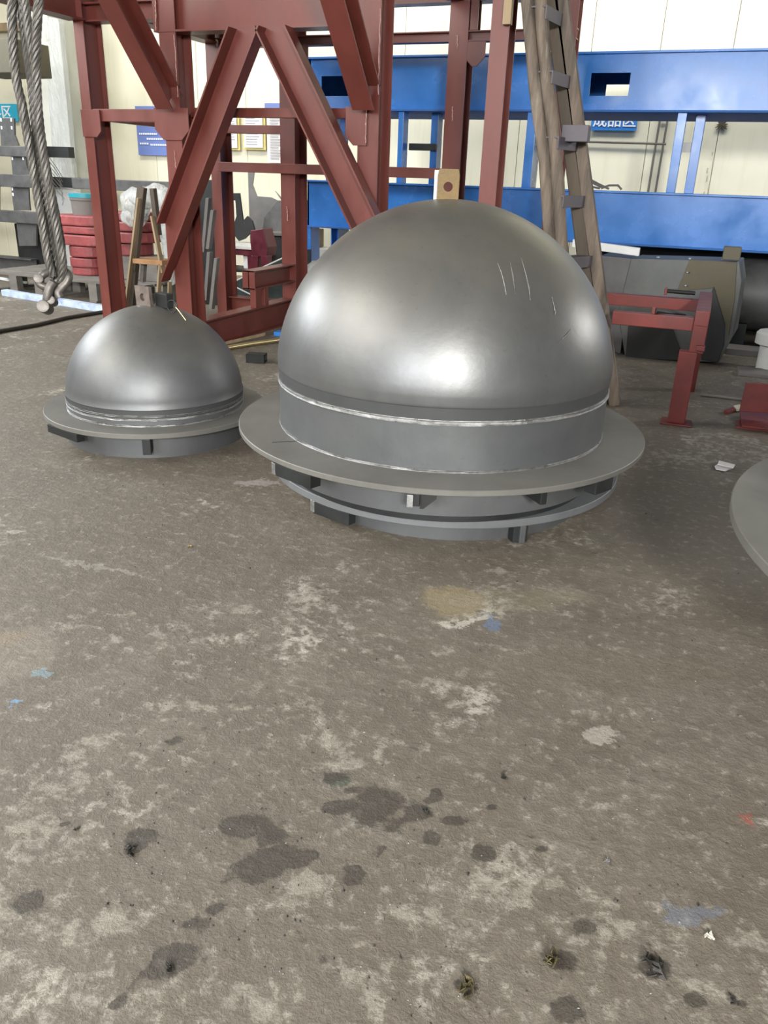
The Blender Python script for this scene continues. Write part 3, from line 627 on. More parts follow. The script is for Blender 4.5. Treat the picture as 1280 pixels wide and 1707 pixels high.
MB().bx(-3.31, -3.0, BY + .14, BY + .2, 1.80, 1.87).build('tie_bar', 'darkgrey', BF, .003)
for x in (-4.16, -1.55, 3.15): MB().hb((x, BY + .2, 0), (x, BY + .2, .945), X_, Y_, .10, .3, .012).build('leg', 'blue', BF)
MB().bx(-4.62, -4.50, BY + .1, BY + .35, .55, 1.03).build('side_box', 'blue', BF, .004)
weldline((-1.70, BY - .004, 2.20), (-1.67, BY - .004, 2.66), .007, 'ink', BF)
# ---------------------------------------------------------------- ladder
LD = thing('ladder', (-.5, 6.0, 0), 'old wooden pole ladder with dark steel rungs leaning beside the tower', 'ladder')
def pole(pts, r, m='wood', par=LD, name='side_rail', flat=1.):
    pts = [V(p) for p in pts]; fine = []
    for a, b_ in zip(pts[:-1], pts[1:]):
        for i in range(6): fine.append(a.lerp(b_, i / 6))
    fine.append(pts[-1])
    fine = [p + V((noise.noise(V((p.z * 2.2, p.x * 3, 5))) * .012, noise.noise(V((p.z * 2, 9, p.x))) * .012, 0)) for p in fine]
    rs = [r * (1 + .12 * noise.noise(V((i * .55, r * 80, p.x)))) for i, p in enumerate(fine)]
    return MB().tube(fine, rs, 14).build(name, m, par)
pole([(-1.499, 5.750, 3.300), (-1.330, 5.750, 2.526), (-1.189, 5.750, 1.885), (-1.024, 5.750, 1.152), (-0.765, 5.750, 0.030)], .040); pole([(-1.416, 5.750, 3.300), (-1.246, 5.750, 2.523), (-1.107, 5.750, 1.885), (-0.951, 5.750, 1.156), (-0.705, 5.750, 0.030)], .041)
def board(p0, p1, w, d, m='plank', name='side_rail'):
    p0, p1 = V(p0), V(p1); dd = (p1 - p0).normalized(); u = Y_.cross(dd).normalized()
    pts = [p0.lerp(p1, i / 12) for i in range(13)]; mb = MB()
    for a, b_ in zip(pts[:-1], pts[1:]):
        mb.sect(a, b_, u, Y_, [(-w / 2, -d / 2), (w / 2 - .01, -d / 2), (w / 2, -d / 2 + .02), (w / 2, d / 2), (-w / 2, d / 2)])
    return mb.build(name, m, LD)
board((-1.393, 6.050, 3.200), (-0.573, 6.050, 0.000), .085, .09); board((-1.339, 6.050, 3.200), (-0.478, 6.050, 0.000), .085, .09, 'wood')
for p0, p1, dims in (((-1.294, 5.720, 2.745), (-1.247, 6.090, 2.745), 0), ((-1.246, 5.720, 2.522), (-1.187, 6.090, 2.522), 0), ((-1.168, 5.720, 2.165), (-1.091, 6.090, 2.165), 0), ((-1.086, 5.720, 1.787), (-0.989, 6.090, 1.787), 0), ((-1.011, 5.720, 1.435), (-0.894, 6.090, 1.435), 0), ((-0.928, 5.720, 1.047), (-0.790, 6.090, 1.047), 0), ((-0.862, 5.720, 0.747), (-0.709, 6.090, 0.747), 0), ((-0.795, 5.720, 0.442), (-0.627, 6.090, 0.442), 0)):
    p0, p1 = V(p0), V(p1); d = (p1 - p0); L = d.length; d.normalize(); s_ = d.cross(Z_).normalized()
    MB().sect(p0, p1, s_, Z_, [(.05, 0), (-.06, 0), (-.06, -.010), (.040, -.010), (.040, -.075), (.05, -.075)]).build('rung', 'rung', LD, .001)
MB().bx(*(-1.041, -0.871, 5.800, 5.920, 1.763, 1.862)).build('rung_bracket', 'rung', LD, .003)

# ---------------------------------------------------------------- red stand on the right
ST = thing('steel_stand', (-.05, 5.9, 0), 'low brick-red steel trestle with two rails, right of the largest dome', 'stand')
def stp(nm, *a, bev=.004): return MB().bx(*a).build(nm, 'red_stand', ST, bev)
stp('leg', -.086, .030, 5.69, 5.79, .012, .50)
stp('foot_plate', -.13, .075, 5.66, 5.83, 0, .012)
stp('upper_leg', *(-0.027, 0.064, 5.720, 5.820, 0.490, 0.677)); stp('end_tube', *(-0.027, 0.064, 5.720, 6.871, 0.667, 0.767)); stp('rail', *(-0.555, -0.027, 5.760, 5.850, 0.628, 0.714)); stp('rail', *(-1.250, -0.007, 6.751, 6.841, 0.628, 0.714)); stp('leg', *(0.003, 0.064, 6.771, 6.871, 0.000, 0.677))
stp('leg', *(-1.250, -1.170, 6.751, 6.841, 0, 0.624))
for a in ((-0.307, -0.284, 5.800, 5.830, 0.703, 0.758), (-0.288, -0.266, 6.771, 6.801, 0.732, 0.786)): stp('peg', *a)
for a in ([(-0.285, 5.810, 0.734), (-0.103, 6.200, 0.662)], [(-0.268, 6.791, 0.762), (-0.064, 6.851, 0.753)]): MB().tube(a, .016, 10).build('bolt_rod', 'darkgrey', ST)
stp('clip_plate', *(0.015, 0.070, 5.680, 5.720, 0.515, 0.549))

# ---------------------------------------------------------------- hopper below the blue frame
HP = thing('steel_hopper', (-.3, 8.2, 0), 'dull grey faceted steel hopper standing below the blue frame on the right', 'hopper')
hop = MB(); 
HF = [(-0.675, 8.000, 0.893), (0.245, 8.000, 0.925), (0.297, 8.000, 0.755), (0.316, 8.000, 0.280), (0.233, 8.000, 0.029), (-0.597, 8.000, -0.019), (-0.725, 8.000, 0.406)]
hop.prism(HF, (.05, .55, 0)).build('front_panel', 'hopper', HP, .006)
MB().prism([(0.077, 7.970, 0.700), (0.225, 7.970, 0.384), (0.254, 7.970, 0.197), (0.227, 7.970, 0.034), (0.080, 7.970, 0.041), (0.025, 7.970, 0.474)], (.02, .5, 0)).build('side_panel', 'darkgrey', HP, .006)
MB().prism([(-0.165, 7.988, 0.915), (0.226, 7.988, 0.920), (0.266, 7.988, 0.597), (0.275, 7.988, 0.278), (0.216, 7.988, 0.407), (0.079, 7.988, 0.688), (-0.231, 7.988, 0.633)], (.005, .015, 0)).build('olive_sheet', 'olive', HP, .002)  # flat olive sheet on the upper right of the front panel
MB().prism([(-0.961, 8.020, 0.901), (-0.676, 8.020, 0.892), (-0.649, 8.020, 0.012), (-0.742, 8.020, 0.032), (-0.848, 8.020, 0.393)], (.03, .4, 0)).build('left_panel', 'grey', HP, .006)
MB().prism([(-0.609, 7.976, 0.308), (-0.221, 7.976, 0.315), (-0.066, 7.976, 0.024), (-0.595, 7.976, -0.015)], (.0, .02, 0)).build('lower_shadow_sheet', 'black', HP)  # black sheet painting in the shadow of the hollow below
for a in ([(-0.165, 7.980, 0.921), (-0.166, 7.980, 0.802), (-0.162, 7.980, 0.687), (0.110, 7.980, 0.933), (-0.438, 7.980, 0.915)]): MB().lathe([(0, .0), (.018, .0), (.018, .012), (0, .012)], a, 10, False).build('bolt', 'weld', HP)
blk = MB().bx(*(0.099, 0.244, 7.900, 8.040, 0.938, 1.047)).build('clamp_block', 'olive', None, .006); tag(blk, 'square grey-brown clamp block on the top right corner of the hopper', 'block')
sq = MB(); sq.sect((-1.235, 8.100, 0.993), (-0.614, 8.060, 0.951), V((0, 1, 0)), V((0, 0, 1)), [(-.04, -.035), (.04, -.035), (.04, .035), (-.04, .035)])
tag(sq.build('square_tube', 'white', None, .004), 'white square tube end lying on the hopper edge behind the ladder', 'tube')

tag(MB().bx(-1.4, 3.0, 10.3, 10.45, 0, .90).build('dark_backdrop', 'darkgrey', None, .01), 'added dark backdrop box standing in for shade behind the hopper and the drum', 'plate')  # added dark box that blacks out the gap above the drum
# things at the right edge
rt = thing('steel_channel', (.45, 5.85, 0), 'short red steel channel lying on the floor at the right edge', 'channel')
MB().prism([(0.374, 5.970, 0.283), (0.587, 5.970, 0.295), (0.628, 5.970, 0.095), (0.370, 5.970, 0.078)], (.0, .02, 0)).build('web', 'red_stand', rt, .003); MB().prism([(0.383, 6.172, 0.030), (0.657, 6.245, 0.030), (0.632, 5.774, 0.020), (0.393, 5.774, 0.020)], (0, 0, .012)).build('lip', 'red_stand', rt, .002)
MB().bx(.36, .75, 5.80, 6.0, 0, .012).build('base_flange', 'red_stand', rt, .002)
pc = thing('pipe_collar', (0.714, 8.023, 0.000), 'pale grey pipe collar standing on the floor, cut by the right edge', 'collar')
MB().lathe([(.16, 0), (.16, .22), (.21, .24), (.21, .33), (.19, .35), (.12, .35), (.12, 0)], (0.714, 8.023, 0.000), 40).build('collar_body', 'palegrey', pc)
tag(MB().tube([(0.113, 6.654, 0.012), (0.255, 6.667, 0.012), (0.420, 6.653, 0.012)], .012, 8).build('steel_rod', 'conduit'), 'thin rusty rod lying on the floor between the trestle and the red channel', 'rod')
tag(MB().prism([(0.282, 6.187, 0.004), (0.349, 6.334, 0.004), (0.365, 6.268, 0.004), (0.306, 6.146, 0.004)], (0, 0, .02)).build('scrap_strip', 'red_stand', None, .002), 'small curled red scrap strip on the floor left of the red channel', 'scrap')
tag(MB().prism([(0.348, 6.346, 0.010), (0.390, 6.407, 0.010), (0.413, 6.306, 0.010), (0.371, 6.247, 0.010)], (0, 0, .02)).build('scrap_strip', 'chip', None, .002), 'small pale scrap beside the curled red strip on the floor', 'scrap')
pp = thing('folded_paper', (0.284, 4.883, 0.000), 'small folded white paper on the floor left of the cut-off flange', 'paper')
MB().prism([(0.231, 4.843, 0.004), (0.250, 4.901, 0.004), (0.333, 4.859, 0.004), (0.290, 4.780, 0.004), (0.238, 4.789, 0.004)], (0, 0, .006)).build('lower_fold', 'paper', pp, .001); MB().prism([(0.251, 4.923, 0.016), (0.341, 4.884, 0.016), (0.330, 4.820, 0.016), (0.245, 4.848, 0.016)], (0, 0, .006)).build('upper_fold', 'paper', pp, .001)
# dark machinery under the frame on the far right
dr = thing('steel_drum', (1.3, 9.35, 0), 'dark horizontal steel drum lying below the blue girder at the right edge', 'drum')
MB().tube([(.25, 9.45, .50), (3.0, 9.45, .50)], .36, 40).build('shell', 'grey', dr)
for x in (.35, 1.6, 2.8): MB().bx(x, x + .12, 9.1, 9.8, 0, .24).build('cradle', 'darkgrey', dr)
MB().bx(.22, .25, 9.1, 9.8, .1, .88).build('end_plate', 'darkgrey', dr)
for i, (y, h) in enumerate(((8.62, .06), (7.62, .03))):
    tag(MB().bx(.30 + i * .1, 4, y, y + .30, 0, h).build('floor_light_band', 'conduit', None, .004), ('light band built as a flat bar on the floor just before the dark drum', 'light band built as a flat strip on the floor further from the dark drum')[i], 'bar')  # bands of light on the floor, built as thin flat bars

# ---------------------------------------------------------------- sling and shackle
SL = thing('wire_rope_sling', (-1.6, 1.9, 1.1), 'greasy twisted wire rope sling hanging at the left edge', 'sling')
def rope(pts, R, name='rope_leg', strands=6, pitch=.11):
    pts = [V(p) for p in pts]
    # Catmull-Rom resample
    P = [pts[0]] + pts + [pts[-1]]; path = []
    for i in range(1, len(P) - 2):
        for k in range(10):
            t_ = k / 10; a, b_, c_, d_ = P[i - 1], P[i], P[i + 1], P[i + 2]
            path.append(.5 * ((2 * b_) + (c_ - a) * t_ + (2 * a - 5 * b_ + 4 * c_ - d_) * t_ ** 2 + (3 * b_ - a - 3 * c_ + d_) * t_ ** 3))
    path.append(pts[-1])
    L = [0]; 
    for a, b_ in zip(path[:-1], path[1:]): L.append(L[-1] + (b_ - a).length)
    n = max(8, int(L[-1] / .009)); res = []; j = 0
    for i in range(n + 1):
        s_ = L[-1] * i / n
        while j < len(L) - 2 and L[j + 1] < s_: j += 1
        res.append((path[j].lerp(path[j + 1], (s_ - L[j]) / max(1e-9, L[j + 1] - L[j])), s_))
    mb = MB(); d = (res[1][0] - res[0][0]).normalized(); a = d.cross(Y_).normalized()
    fr = []
    for i, (p, s_) in enumerate(res):
        d = (res[min(i + 1, n)][0] - res[max(i - 1, 0)][0]).normalized(); a = (a - d * a.dot(d)).normalized(); fr.append((p, a, d.cross(a), s_))
    for k in range(strands):
        mb.tube([p + (u * math.cos(2 * PI * (k / strands + s_ / pitch)) + w * math.sin(2 * PI * (k / strands + s_ / pitch))) * R * .62 for p, u, w, s_ in fr], R * .40, 6)
    return mb.build(name, 'rope', SL)
for r_ in [[(-1.789, 1.900, 1.950), (-1.799, 1.900, 1.897), (-1.812, 1.900, 1.816), (-1.818, 1.900, 1.718), (-1.809, 1.900, 1.646), (-1.802, 1.900, 1.542), (-1.797, 1.900, 1.450), (-1.791, 1.900, 1.355), (-1.788, 1.900, 1.273), (-1.777, 1.900, 1.204)], [(-1.801, 1.930, 1.956), (-1.801, 1.930, 1.889), (-1.799, 1.930, 1.778), (-1.795, 1.930, 1.707), (-1.800, 1.930, 1.619), (-1.799, 1.930, 1.528), (-1.793, 1.930, 1.434), (-1.792, 1.930, 1.338), (-1.794, 1.930, 1.254), (-1.795, 1.930, 1.189)], [(-1.704, 1.900, 1.946), (-1.712, 1.900, 1.894), (-1.732, 1.900, 1.815), (-1.748, 1.900, 1.732), (-1.758, 1.900, 1.617), (-1.757, 1.900, 1.513), (-1.747, 1.900, 1.405), (-1.739, 1.900, 1.309), (-1.734, 1.900, 1.244), (-1.745, 1.900, 1.196)], [(-1.781, 1.925, 1.954), (-1.780, 1.925, 1.847), (-1.776, 1.925, 1.777), (-1.776, 1.925, 1.721), (-1.780, 1.925, 1.634), (-1.779, 1.925, 1.544), (-1.771, 1.925, 1.451), (-1.760, 1.925, 1.356), (-1.756, 1.925, 1.282), (-1.774, 1.925, 1.195)]]: rope(r_, .0125)
for k in range(7):
    p = V((-1.729, 1.890, 1.525)); MB().tube([p + V((.0, 0, -k * .012)), p + V((.014 + .003 * k, .004, -.02 - k * .014)), p + V((.035 - .002 * k, .004, -.05 - k * .012))], .0009, 4).build('frayed_wire', 'rope', SL)
SH = thing('shackle', (-1.782, 1.900, 1.173), 'worn steel shackle and link hanging from the wire rope sling', 'shackle')
def ringpts(pts, r, name, closed=True):
    pts = [V(p) for p in pts]; P = pts + pts[:3] if closed else [pts[0]] + pts + [pts[-1]]; out = []
    rng = range(len(pts)) if closed else range(len(pts) - 1)
    for i in rng:
        a, b_, c_, d_ = (P[i], P[i + 1], P[i + 2], P[(i + 3) % len(P)]) if closed else P[i:i + 4]
        for k in range(6):
            t_ = k / 6; out.append(.5 * ((2 * b_) + (c_ - a) * t_ + (2 * a - 5 * b_ + 4 * c_ - d_) * t_ ** 2 + (3 * b_ - a - 3 * c_ + d_) * t_ ** 3))
    out.append(out[0] if closed else pts[-1])
    return MB().tube(out, r, 12).build(name, 'shackle', SH)
ringpts([(-1.783, 1.900, 1.220), (-1.793, 1.880, 1.211), (-1.804, 1.870, 1.194), (-1.793, 1.870, 1.182), (-1.781, 1.880, 1.177), (-1.773, 1.890, 1.171)], .0115, 'bow', False); ringpts([(-1.748, 1.920, 1.221), (-1.726, 1.910, 1.210), (-1.728, 1.900, 1.192), (-1.739, 1.890, 1.177), (-1.745, 1.880, 1.164), (-1.741, 1.880, 1.151)], .0115, 'bow', False)
ringpts([(-1.761, 1.880, 1.190), (-1.765, 1.870, 1.177), (-1.770, 1.865, 1.157), (-1.775, 1.865, 1.139), (-1.774, 1.875, 1.133), (-1.777, 1.890, 1.145), (-1.779, 1.900, 1.166)], .0135, 'link_shank', False)
MB().tube([(-1.771, 1.840, 1.129), (-1.810, 1.900, 1.110)], .018, 16).build('pin', 'shackle', SH, .003); MB().tube([(-1.759, 1.860, 1.145), (-1.803, 1.920, 1.127)], .013, 16).build('pin', 'shackle', SH, .003); MB().tube([(-1.793, 1.860, 1.203), (-1.828, 1.900, 1.190)], .014, 16).build('pin', 'shackle', SH, .003)

# ---------------------------------------------------------------- left background: rack of beams
RK = thing('steel_stock_rack', (-10.2, 9.3, 0), 'grey steel stacking rack with perforated uprights at the left edge', 'rack')
for i, (a) in enumerate([(-9.899, -8.758, 9.200, 9.350, 1.618, 1.745), (-9.985, -8.688, 9.200, 9.350, 1.229, 1.391), (-10.093, -8.704, 9.200, 9.350, 0.763, 0.916)]): MB().bx(*a).build('shelf_beam', 'grey', RK, .008)
for a in [(-9.236, -8.524, 9.700, 9.820, 1.628, 1.767), (-9.186, -8.456, 9.700, 9.820, 1.240, 1.374)]: MB().bx(*a).build('cross_arm', 'darkgrey', RK, .004)
def upright(pts, y): 
    o = MB().prism(pts, (0, .03, 0)).build('upright_plate', 'grey', RK, .003)
    return o
for pts in [[(-9.241, 9.250, 2.087), (-8.981, 9.250, 2.089), (-9.009, 9.250, 1.885), (-8.961, 9.250, 1.753), (-9.266, 9.250, 1.748)], [(-9.121, 9.250, 1.624), (-8.869, 9.250, 1.629), (-8.870, 9.250, 1.509), (-8.827, 9.250, 1.398), (-9.134, 9.250, 1.389)], [(-9.195, 9.250, 1.234), (-8.886, 9.250, 1.244), (-8.908, 9.250, 1.058), (-8.909, 9.250, 0.934), (-9.201, 9.250, 0.922)], [(-9.478, 9.250, 1.225), (-9.412, 9.250, 1.227), (-9.475, 9.250, 0.910), (-9.542, 9.250, 0.907)], [(-9.187, 9.250, 0.764), (-8.830, 9.250, 0.781), (-8.884, 9.250, 0.467), (-9.191, 9.250, 0.449)]]: upright(pts, 0)
for p in [(-9.203, 9.250, 2.066), (-9.026, 9.250, 2.067), (-9.212, 9.250, 1.971), (-9.034, 9.250, 1.972), (-9.095, 9.250, 1.594), (-8.906, 9.250, 1.598), (-9.169, 9.250, 1.204), (-9.171, 9.250, 1.134)]: MB().bx(p[0] - .012, p[0] + .012, p[1] - .006, p[1] - .002, p[2] - .02, p[2] + .02).build('slot', 'ink', RK)
HBm = MB().hb((-10.453, 9.498, 0.130), (-9.153, 9.498, 0.130), Z_, Y_, .26, .2, .018).build('steel_beam', 'grey'); tag(HBm, 'short dark grey steel I-beam lying beneath the stock rack', 'beam')
tag(MB().bx(*(-9.529, -8.957, 9.550, 9.800, 0.000, 0.729)).build('dark_cabinet', 'black', None, .01), 'black box standing behind the hanging sling under the stock rack', 'box')
tag(MB().bx(*(-8.697, -7.945, 8.300, 8.900, 2.508, 2.866)).build('overhead_beam', 'olive', None, .01), 'dark flat beam end entering at the left edge behind the sling', 'beam')
tag(MB().bx(*(-11.750, -10.339, 11.300, 11.450, 3.453, 3.567)).build('wall_ledge', 'palewood', None, .005), 'thin tan timber ledge on the wall at the top left', 'ledge')
tag(MB().prism([(-9.095, 9.900, 1.248), (-8.655, 9.900, 1.214), (-8.662, 9.900, 0.874), (-8.750, 9.900, 0.000), (-9.182, 9.900, 0.000), (-9.107, 9.900, 0.904)], (0, .12, 0)).build('wrapped_panel', 'white', None, .01), 'white plastic wrapped panel behind the hanging sling', 'panel')
tag(MB().prism([(-9.121, 10.200, 3.422), (-8.887, 10.200, 3.387), (-8.900, 10.200, 2.279), (-8.932, 10.200, 1.336), (-9.289, 10.200, 1.325), (-9.207, 10.200, 2.516)], (0, .10, 0)).build('wrapped_panel', 'film', None, .01), 'clear film wrapped sheet taped on the pale building column', 'panel')
tg = MB().bx(*(-8.437, -6.826, 9.600, 9.800, 1.234, 1.370)).build('steel_beam', 'grey', None, .008); tag(tg, 'grey box beam running behind the red casting stack', 'beam')
tag(MB().lathe([(0, 0), (.16, 0), (.17, .16), (.18, .17), (.18, .20), (0, .20)], (-7.312, 8.520, 0.968), 28).build('paint_tub', 'conduit', None), 'grey tub on the red castings, with a teal rim lid', 'tub')
tag(MB().lathe([(0, 0), (.185, 0), (.185, .045), (0, .05)], ((-7.312, 8.520, 0.968)[0], (-7.312, 8.520, 0.968)[1], (-7.312, 8.520, 0.968)[2] + .20), 28).build('tub_lid', 'teal', None), 'teal lid on the grey tub over the red castings', 'lid')

# pallets and red castings
def pallet(name, x0, x1, y0, y1, z1, label, ang=0):
    P_ = thing(name, ((x0 + x1) / 2, (y0 + y1) / 2, 0), label, 'pallet')
    n = 6; w = (y1 - y0) / n
    for i in range(n): MB().bx(x0, x1, y0 + w * i + .012, y0 + w * (i + 1) - .012, z1 - .03, z1).build('deck_board', 'duskwood', P_, .003)
    for x in (x0 + .06, (x0 + x1) / 2, x1 - .06): 
        for y in (y0 + .06, (y0 + y1) / 2, y1 - .06): MB().bx(x - .06, x + .06, y - .05, y + .05, .02, z1 - .03).build('block', 'duskwood', P_, .003)
    for x in (x0 + .06, (x0 + x1) / 2, x1 - .06): MB().bx(x - .05, x + .05, y0, y1, 0, .02).build('bottom_board', 'duskwood', P_, .003)
    return P_
pallet('wooden_pallet', -8.6, -7.68, 8.0, 9.1, .255, 'dusty wooden pallet left of the red casting stack'); pallet('wooden_pallet', -7.62, -6.1, 7.95, 9.1, .255, 'dusty wooden pallet carrying the stack of red castings')
def casting(c, L, R, h, label, ang=0, m='red_casting'):
    c = V(c); pts = []
    for k in range(13): a = PI / 2 + PI * k / 12; pts.append(V((-L / 2 + R * math.cos(a), R * math.sin(a), 0)))
    for k in range(13): a = -PI / 2 + PI * k / 12; pts.append(V((L / 2 + R * math.cos(a), R * math.sin(a), 0)))
    Rm = Matrix.Rotation(ang, 3, 'Z'); o = MB().prism([c + Rm @ p for p in pts], (0, 0, h)).build('red_casting', m, None, .018)
    return tag(o, label, 'casting')
tag(MB().bx(*(-6.711, -6.147, 8.300, 8.700, 0.257, 0.536)).build('timber_block', 'duskwood', None, .01), 'pale upright timber block under the castings behind the trestle', 'block')
for c, L, R, h, lb in [((-7.328, 8.450, 0.259), 0.080, 0.150, 0.093, 'small red hub at the foot of the left red casting stack'), ((-7.314, 8.450, 0.355), 0.095, 0.170, 0.114, 'red hub second from the bottom of the left red casting stack'), ((-7.291, 8.450, 0.480), 0.100, 0.180, 0.128, 'red hub third from the bottom of the left red casting stack'), ((-7.299, 8.450, 0.616), 0.348, 0.200, 0.126, 'wide red casting just below the middle of the left stack'), ((-7.264, 8.450, 0.754), 0.326, 0.190, 0.089, 'slightly narrower red casting in the middle of the left stack'), ((-7.305, 8.450, 0.850), 0.377, 0.210, 0.117, 'topmost wide red casting of the left stack'), ((-6.626, 8.500, 0.539), 0.040, 0.223, 0.139, 'lowest red casting of the stack behind the timber trestle'), ((-6.568, 8.500, 0.690), 0.045, 0.280, 0.123, 'second red casting of the stack behind the timber trestle'), ((-6.564, 8.500, 0.822), 0.060, 0.280, 0.108, 'third red casting of the stack behind the timber trestle'), ((-6.590, 8.500, 0.938), 0.040, 0.240, 0.100, 'topmost red casting of the stack behind the timber trestle')]: casting(c, L, R, h, lb)

# wooden A-shaped stand in front of the castings
WS = thing('timber_trestle', (-5.943, 7.712, 0.000), 'narrow weathered timber trestle with a plank shelf behind the small dome', 'trestle')
def stick(p0, p1, w, d, m='plank', name='leg', par=None):
    p0, p1 = V(p0), V(p1); dd = (p1 - p0).normalized(); u = Y_.cross(dd).normalized()
    return MB().sect(p0, p1, u, Y_, [(-w / 2, -d / 2), (w / 2, -d / 2), (w / 2, d / 2), (-w / 2, d / 2)]).build(name, m, par or WS, .003)
for p0, p1, w, m_ in [((-5.596, 7.400, 1.339), (-5.799, 7.400, 0.500), 0.085, 'plank'), ((-5.606, 7.350, 1.235), (-5.929, 7.350, -0.017), 0.022, 'palewood'), ((-5.463, 7.400, 1.332), (-5.438, 7.400, 0.876), 0.050, 'plank'), ((-5.459, 7.350, 1.066), (-5.376, 7.350, 0.502), 0.022, 'palewood'), ((-5.390, 7.340, 0.593), (-5.480, 7.340, 0.119), 0.020, 'palewood'), ((-5.784, 7.420, 0.562), (-5.896, 7.420, 0.042), 0.075, 'plank'), ((-5.336, 7.400, 0.407), (-5.370, 7.400, 0.089), 0.018, 'palewood'), ((-5.727, 7.500, 0.559), (-5.763, 7.500, 0.367), 0.040, 'duskwood')]: stick(p0, p1, w, .06, m_)
MB().bx(*(-5.728, -5.352, 7.310, 7.560, 0.580, 0.629)).build('shelf', 'brownplank', WS, .004)
def blob(c, r, seed, m='film', amp=.22, n=3):
    bm = bmesh.new(); bmesh.ops.create_icosphere(bm, subdivisions=n + 1, radius=1)
    for v_ in bm.verts:
        q = v_.co.copy(); k = 1 + amp * noise.noise(q * 1.6 + V((seed, 0, 0))) + amp * .35 * abs(noise.noise(q * 3.2 + V((0, seed, 0))))
        v_.co = V((q.x * r[0] * k, q.y * r[1] * k, q.z * r[2] * k)) + V(c)
    me = bpy.data.meshes.new('blob'); bm.to_mesh(me); bm.free()
    for p in me.polygons: p.use_smooth = True
    me.materials.append(M[m]); o = bpy.data.objects.new('film_wrap', me); col.objects.link(o); return o
WP = thing('plastic_wrap_bundle', (-5.927, 7.750, 1.220), 'crumpled clear plastic wrap bundle draped over the red castings and hanging down', 'wrap')
for i, (c, r) in enumerate([((-6.065, 7.900, 1.151), (0.183, 0.128, 0.168)), ((-5.924, 7.850, 1.219), (0.166, 0.116, 0.106)), ((-5.784, 7.900, 1.249), (0.150, 0.105, 0.120)), ((-6.112, 7.900, 1.010), (0.153, 0.107, 0.123)), ((-5.655, 7.850, 1.137), (0.119, 0.083, 0.193)), ((-5.594, 7.800, 0.893), (0.096, 0.067, 0.236)), ((-5.589, 7.800, 0.673), (0.089, 0.062, 0.251)), ((-5.590, 7.800, 0.468), (0.052, 0.060, 0.163))]):
    o = blob(c, r, i * 3.7, 'film', .2); o.name = ('film_fold'); setp(o, WP)
BP = thing('brass_pipe', (-4, 6.6, 0), 'long dull brass pipe lying on the floor between the two domes', 'pipe')
MB().tube([(-3.997, 6.281, 0.022), (-3.888, 6.610, 0.022), (-3.654, 7.145, 0.022)], .022, 14).build('pipe_body', 'brass', BP)
tag(MB().sect((-4.133, 6.562, 0.000), (-4.047, 7.122, 0.000), V((0, 1, 0)), V((0, 0, 1)), [(-.03, 0), (.03, 0), (.03, .03), (-.03, .03)]).build('timber_lath', 'palewood', None, .003), 'pale timber lath on the floor behind the brass pipe', 'lath')
tb = thing('square_tube_offcut', (-3.52, 6.0, 0), 'short dark square tube offcut on the floor right of the small dome', 'offcut')
q = MB(); R30 = Matrix.Rotation(.25, 3, 'Z'); 
for c_, d_ in (((0, 0, .006), (.16, .11, .008)), ((0, 0, .07), (.16, .11, .008)), ((0, -.05, .038), (.16, .008, .072)), ((0, .05, .038), (.16, .008, .072))):
    q.box(V((-3.50, 6.02, 0)) + R30 @ V(c_), d_, R30)
q.build('tube_wall', 'darkgrey', tb)
tag(MB().bx(*(-3.970, -3.893, 7.184, 7.304, 0.000, 0.040)).build('blue_clip', 'signblue', None, .003), 'small blue plastic scrap on the floor beside the brass pipe end', 'scrap')
tag(MB().sect((-8.154, 7.861, 0.000), (-6.137, 7.430, 0.000), V((0, 1, 0)), V((0, 0, 1)), [(-.05, 0), (.05, 0), (.05, .07), (-.05, .07)]).build('painted_bar', 'bluewhite', None, .004), 'long scuffed blue and white steel bar lying in front of the pallets', 'bar')
tag(MB().sect((-8.733, 8.378, 0.100), (-8.162, 8.249, 0.100), V((0, 1, 0)), V((0, 0, 1)), [(-.02, 0), (.02, 0), (.02, .03), (-.02, .03)]).build('white_lath', 'white', None, .003), 'thin white strip on the pallet edge at the far left', 'strip')
tag(MB().tube([(-6.225, 5.661, 0.020), (-6.274, 5.926, 0.020), (-6.232, 6.351, 0.020), (-6.289, 6.843, 0.020), (-6.242, 7.310, 0.020), (-6.190, 7.604, 0.020)], .020, 8).build('floor_cable', 'darkchip'), 'dark cable lying across the floor at the left edge', 'cable')

# stacked thin strips behind post (between front posts)
for i, (p0, p1) in enumerate([((-4.732, 7.300, 1.268), (-4.821, 7.300, 0.750)), ((-4.651, 7.250, 1.160), (-4.729, 7.250, 0.788)), ((-4.684, 7.200, 0.765), (-4.756, 7.200, 0.288)), ((-4.540, 7.100, 0.723), (-4.632, 7.100, 0.220))]):
    o = MB().sect(p0, p1, X_, Y_, [(-.018, -.03), (.018, -.03), (.018, .03), (-.018, .03)]).build('steel_strip', 'conduit', None, .003)
    tag(o, ('grey leaning strip nearest the left brace foot', 'grey leaning strip right of its twin, beside the red post', 'pale leaning strip lowest of the bundle', 'pale leaning strip touching the red back post')[i], 'strip')
MB_ = MB().bx(*(-5.755, -5.437, 8.600, 8.900, 0.000, 1.422)).build('dark_locker', 'darkgrey', None, .01); tag(MB_, 'tall dark locker panel behind the leaning strips', 'locker')

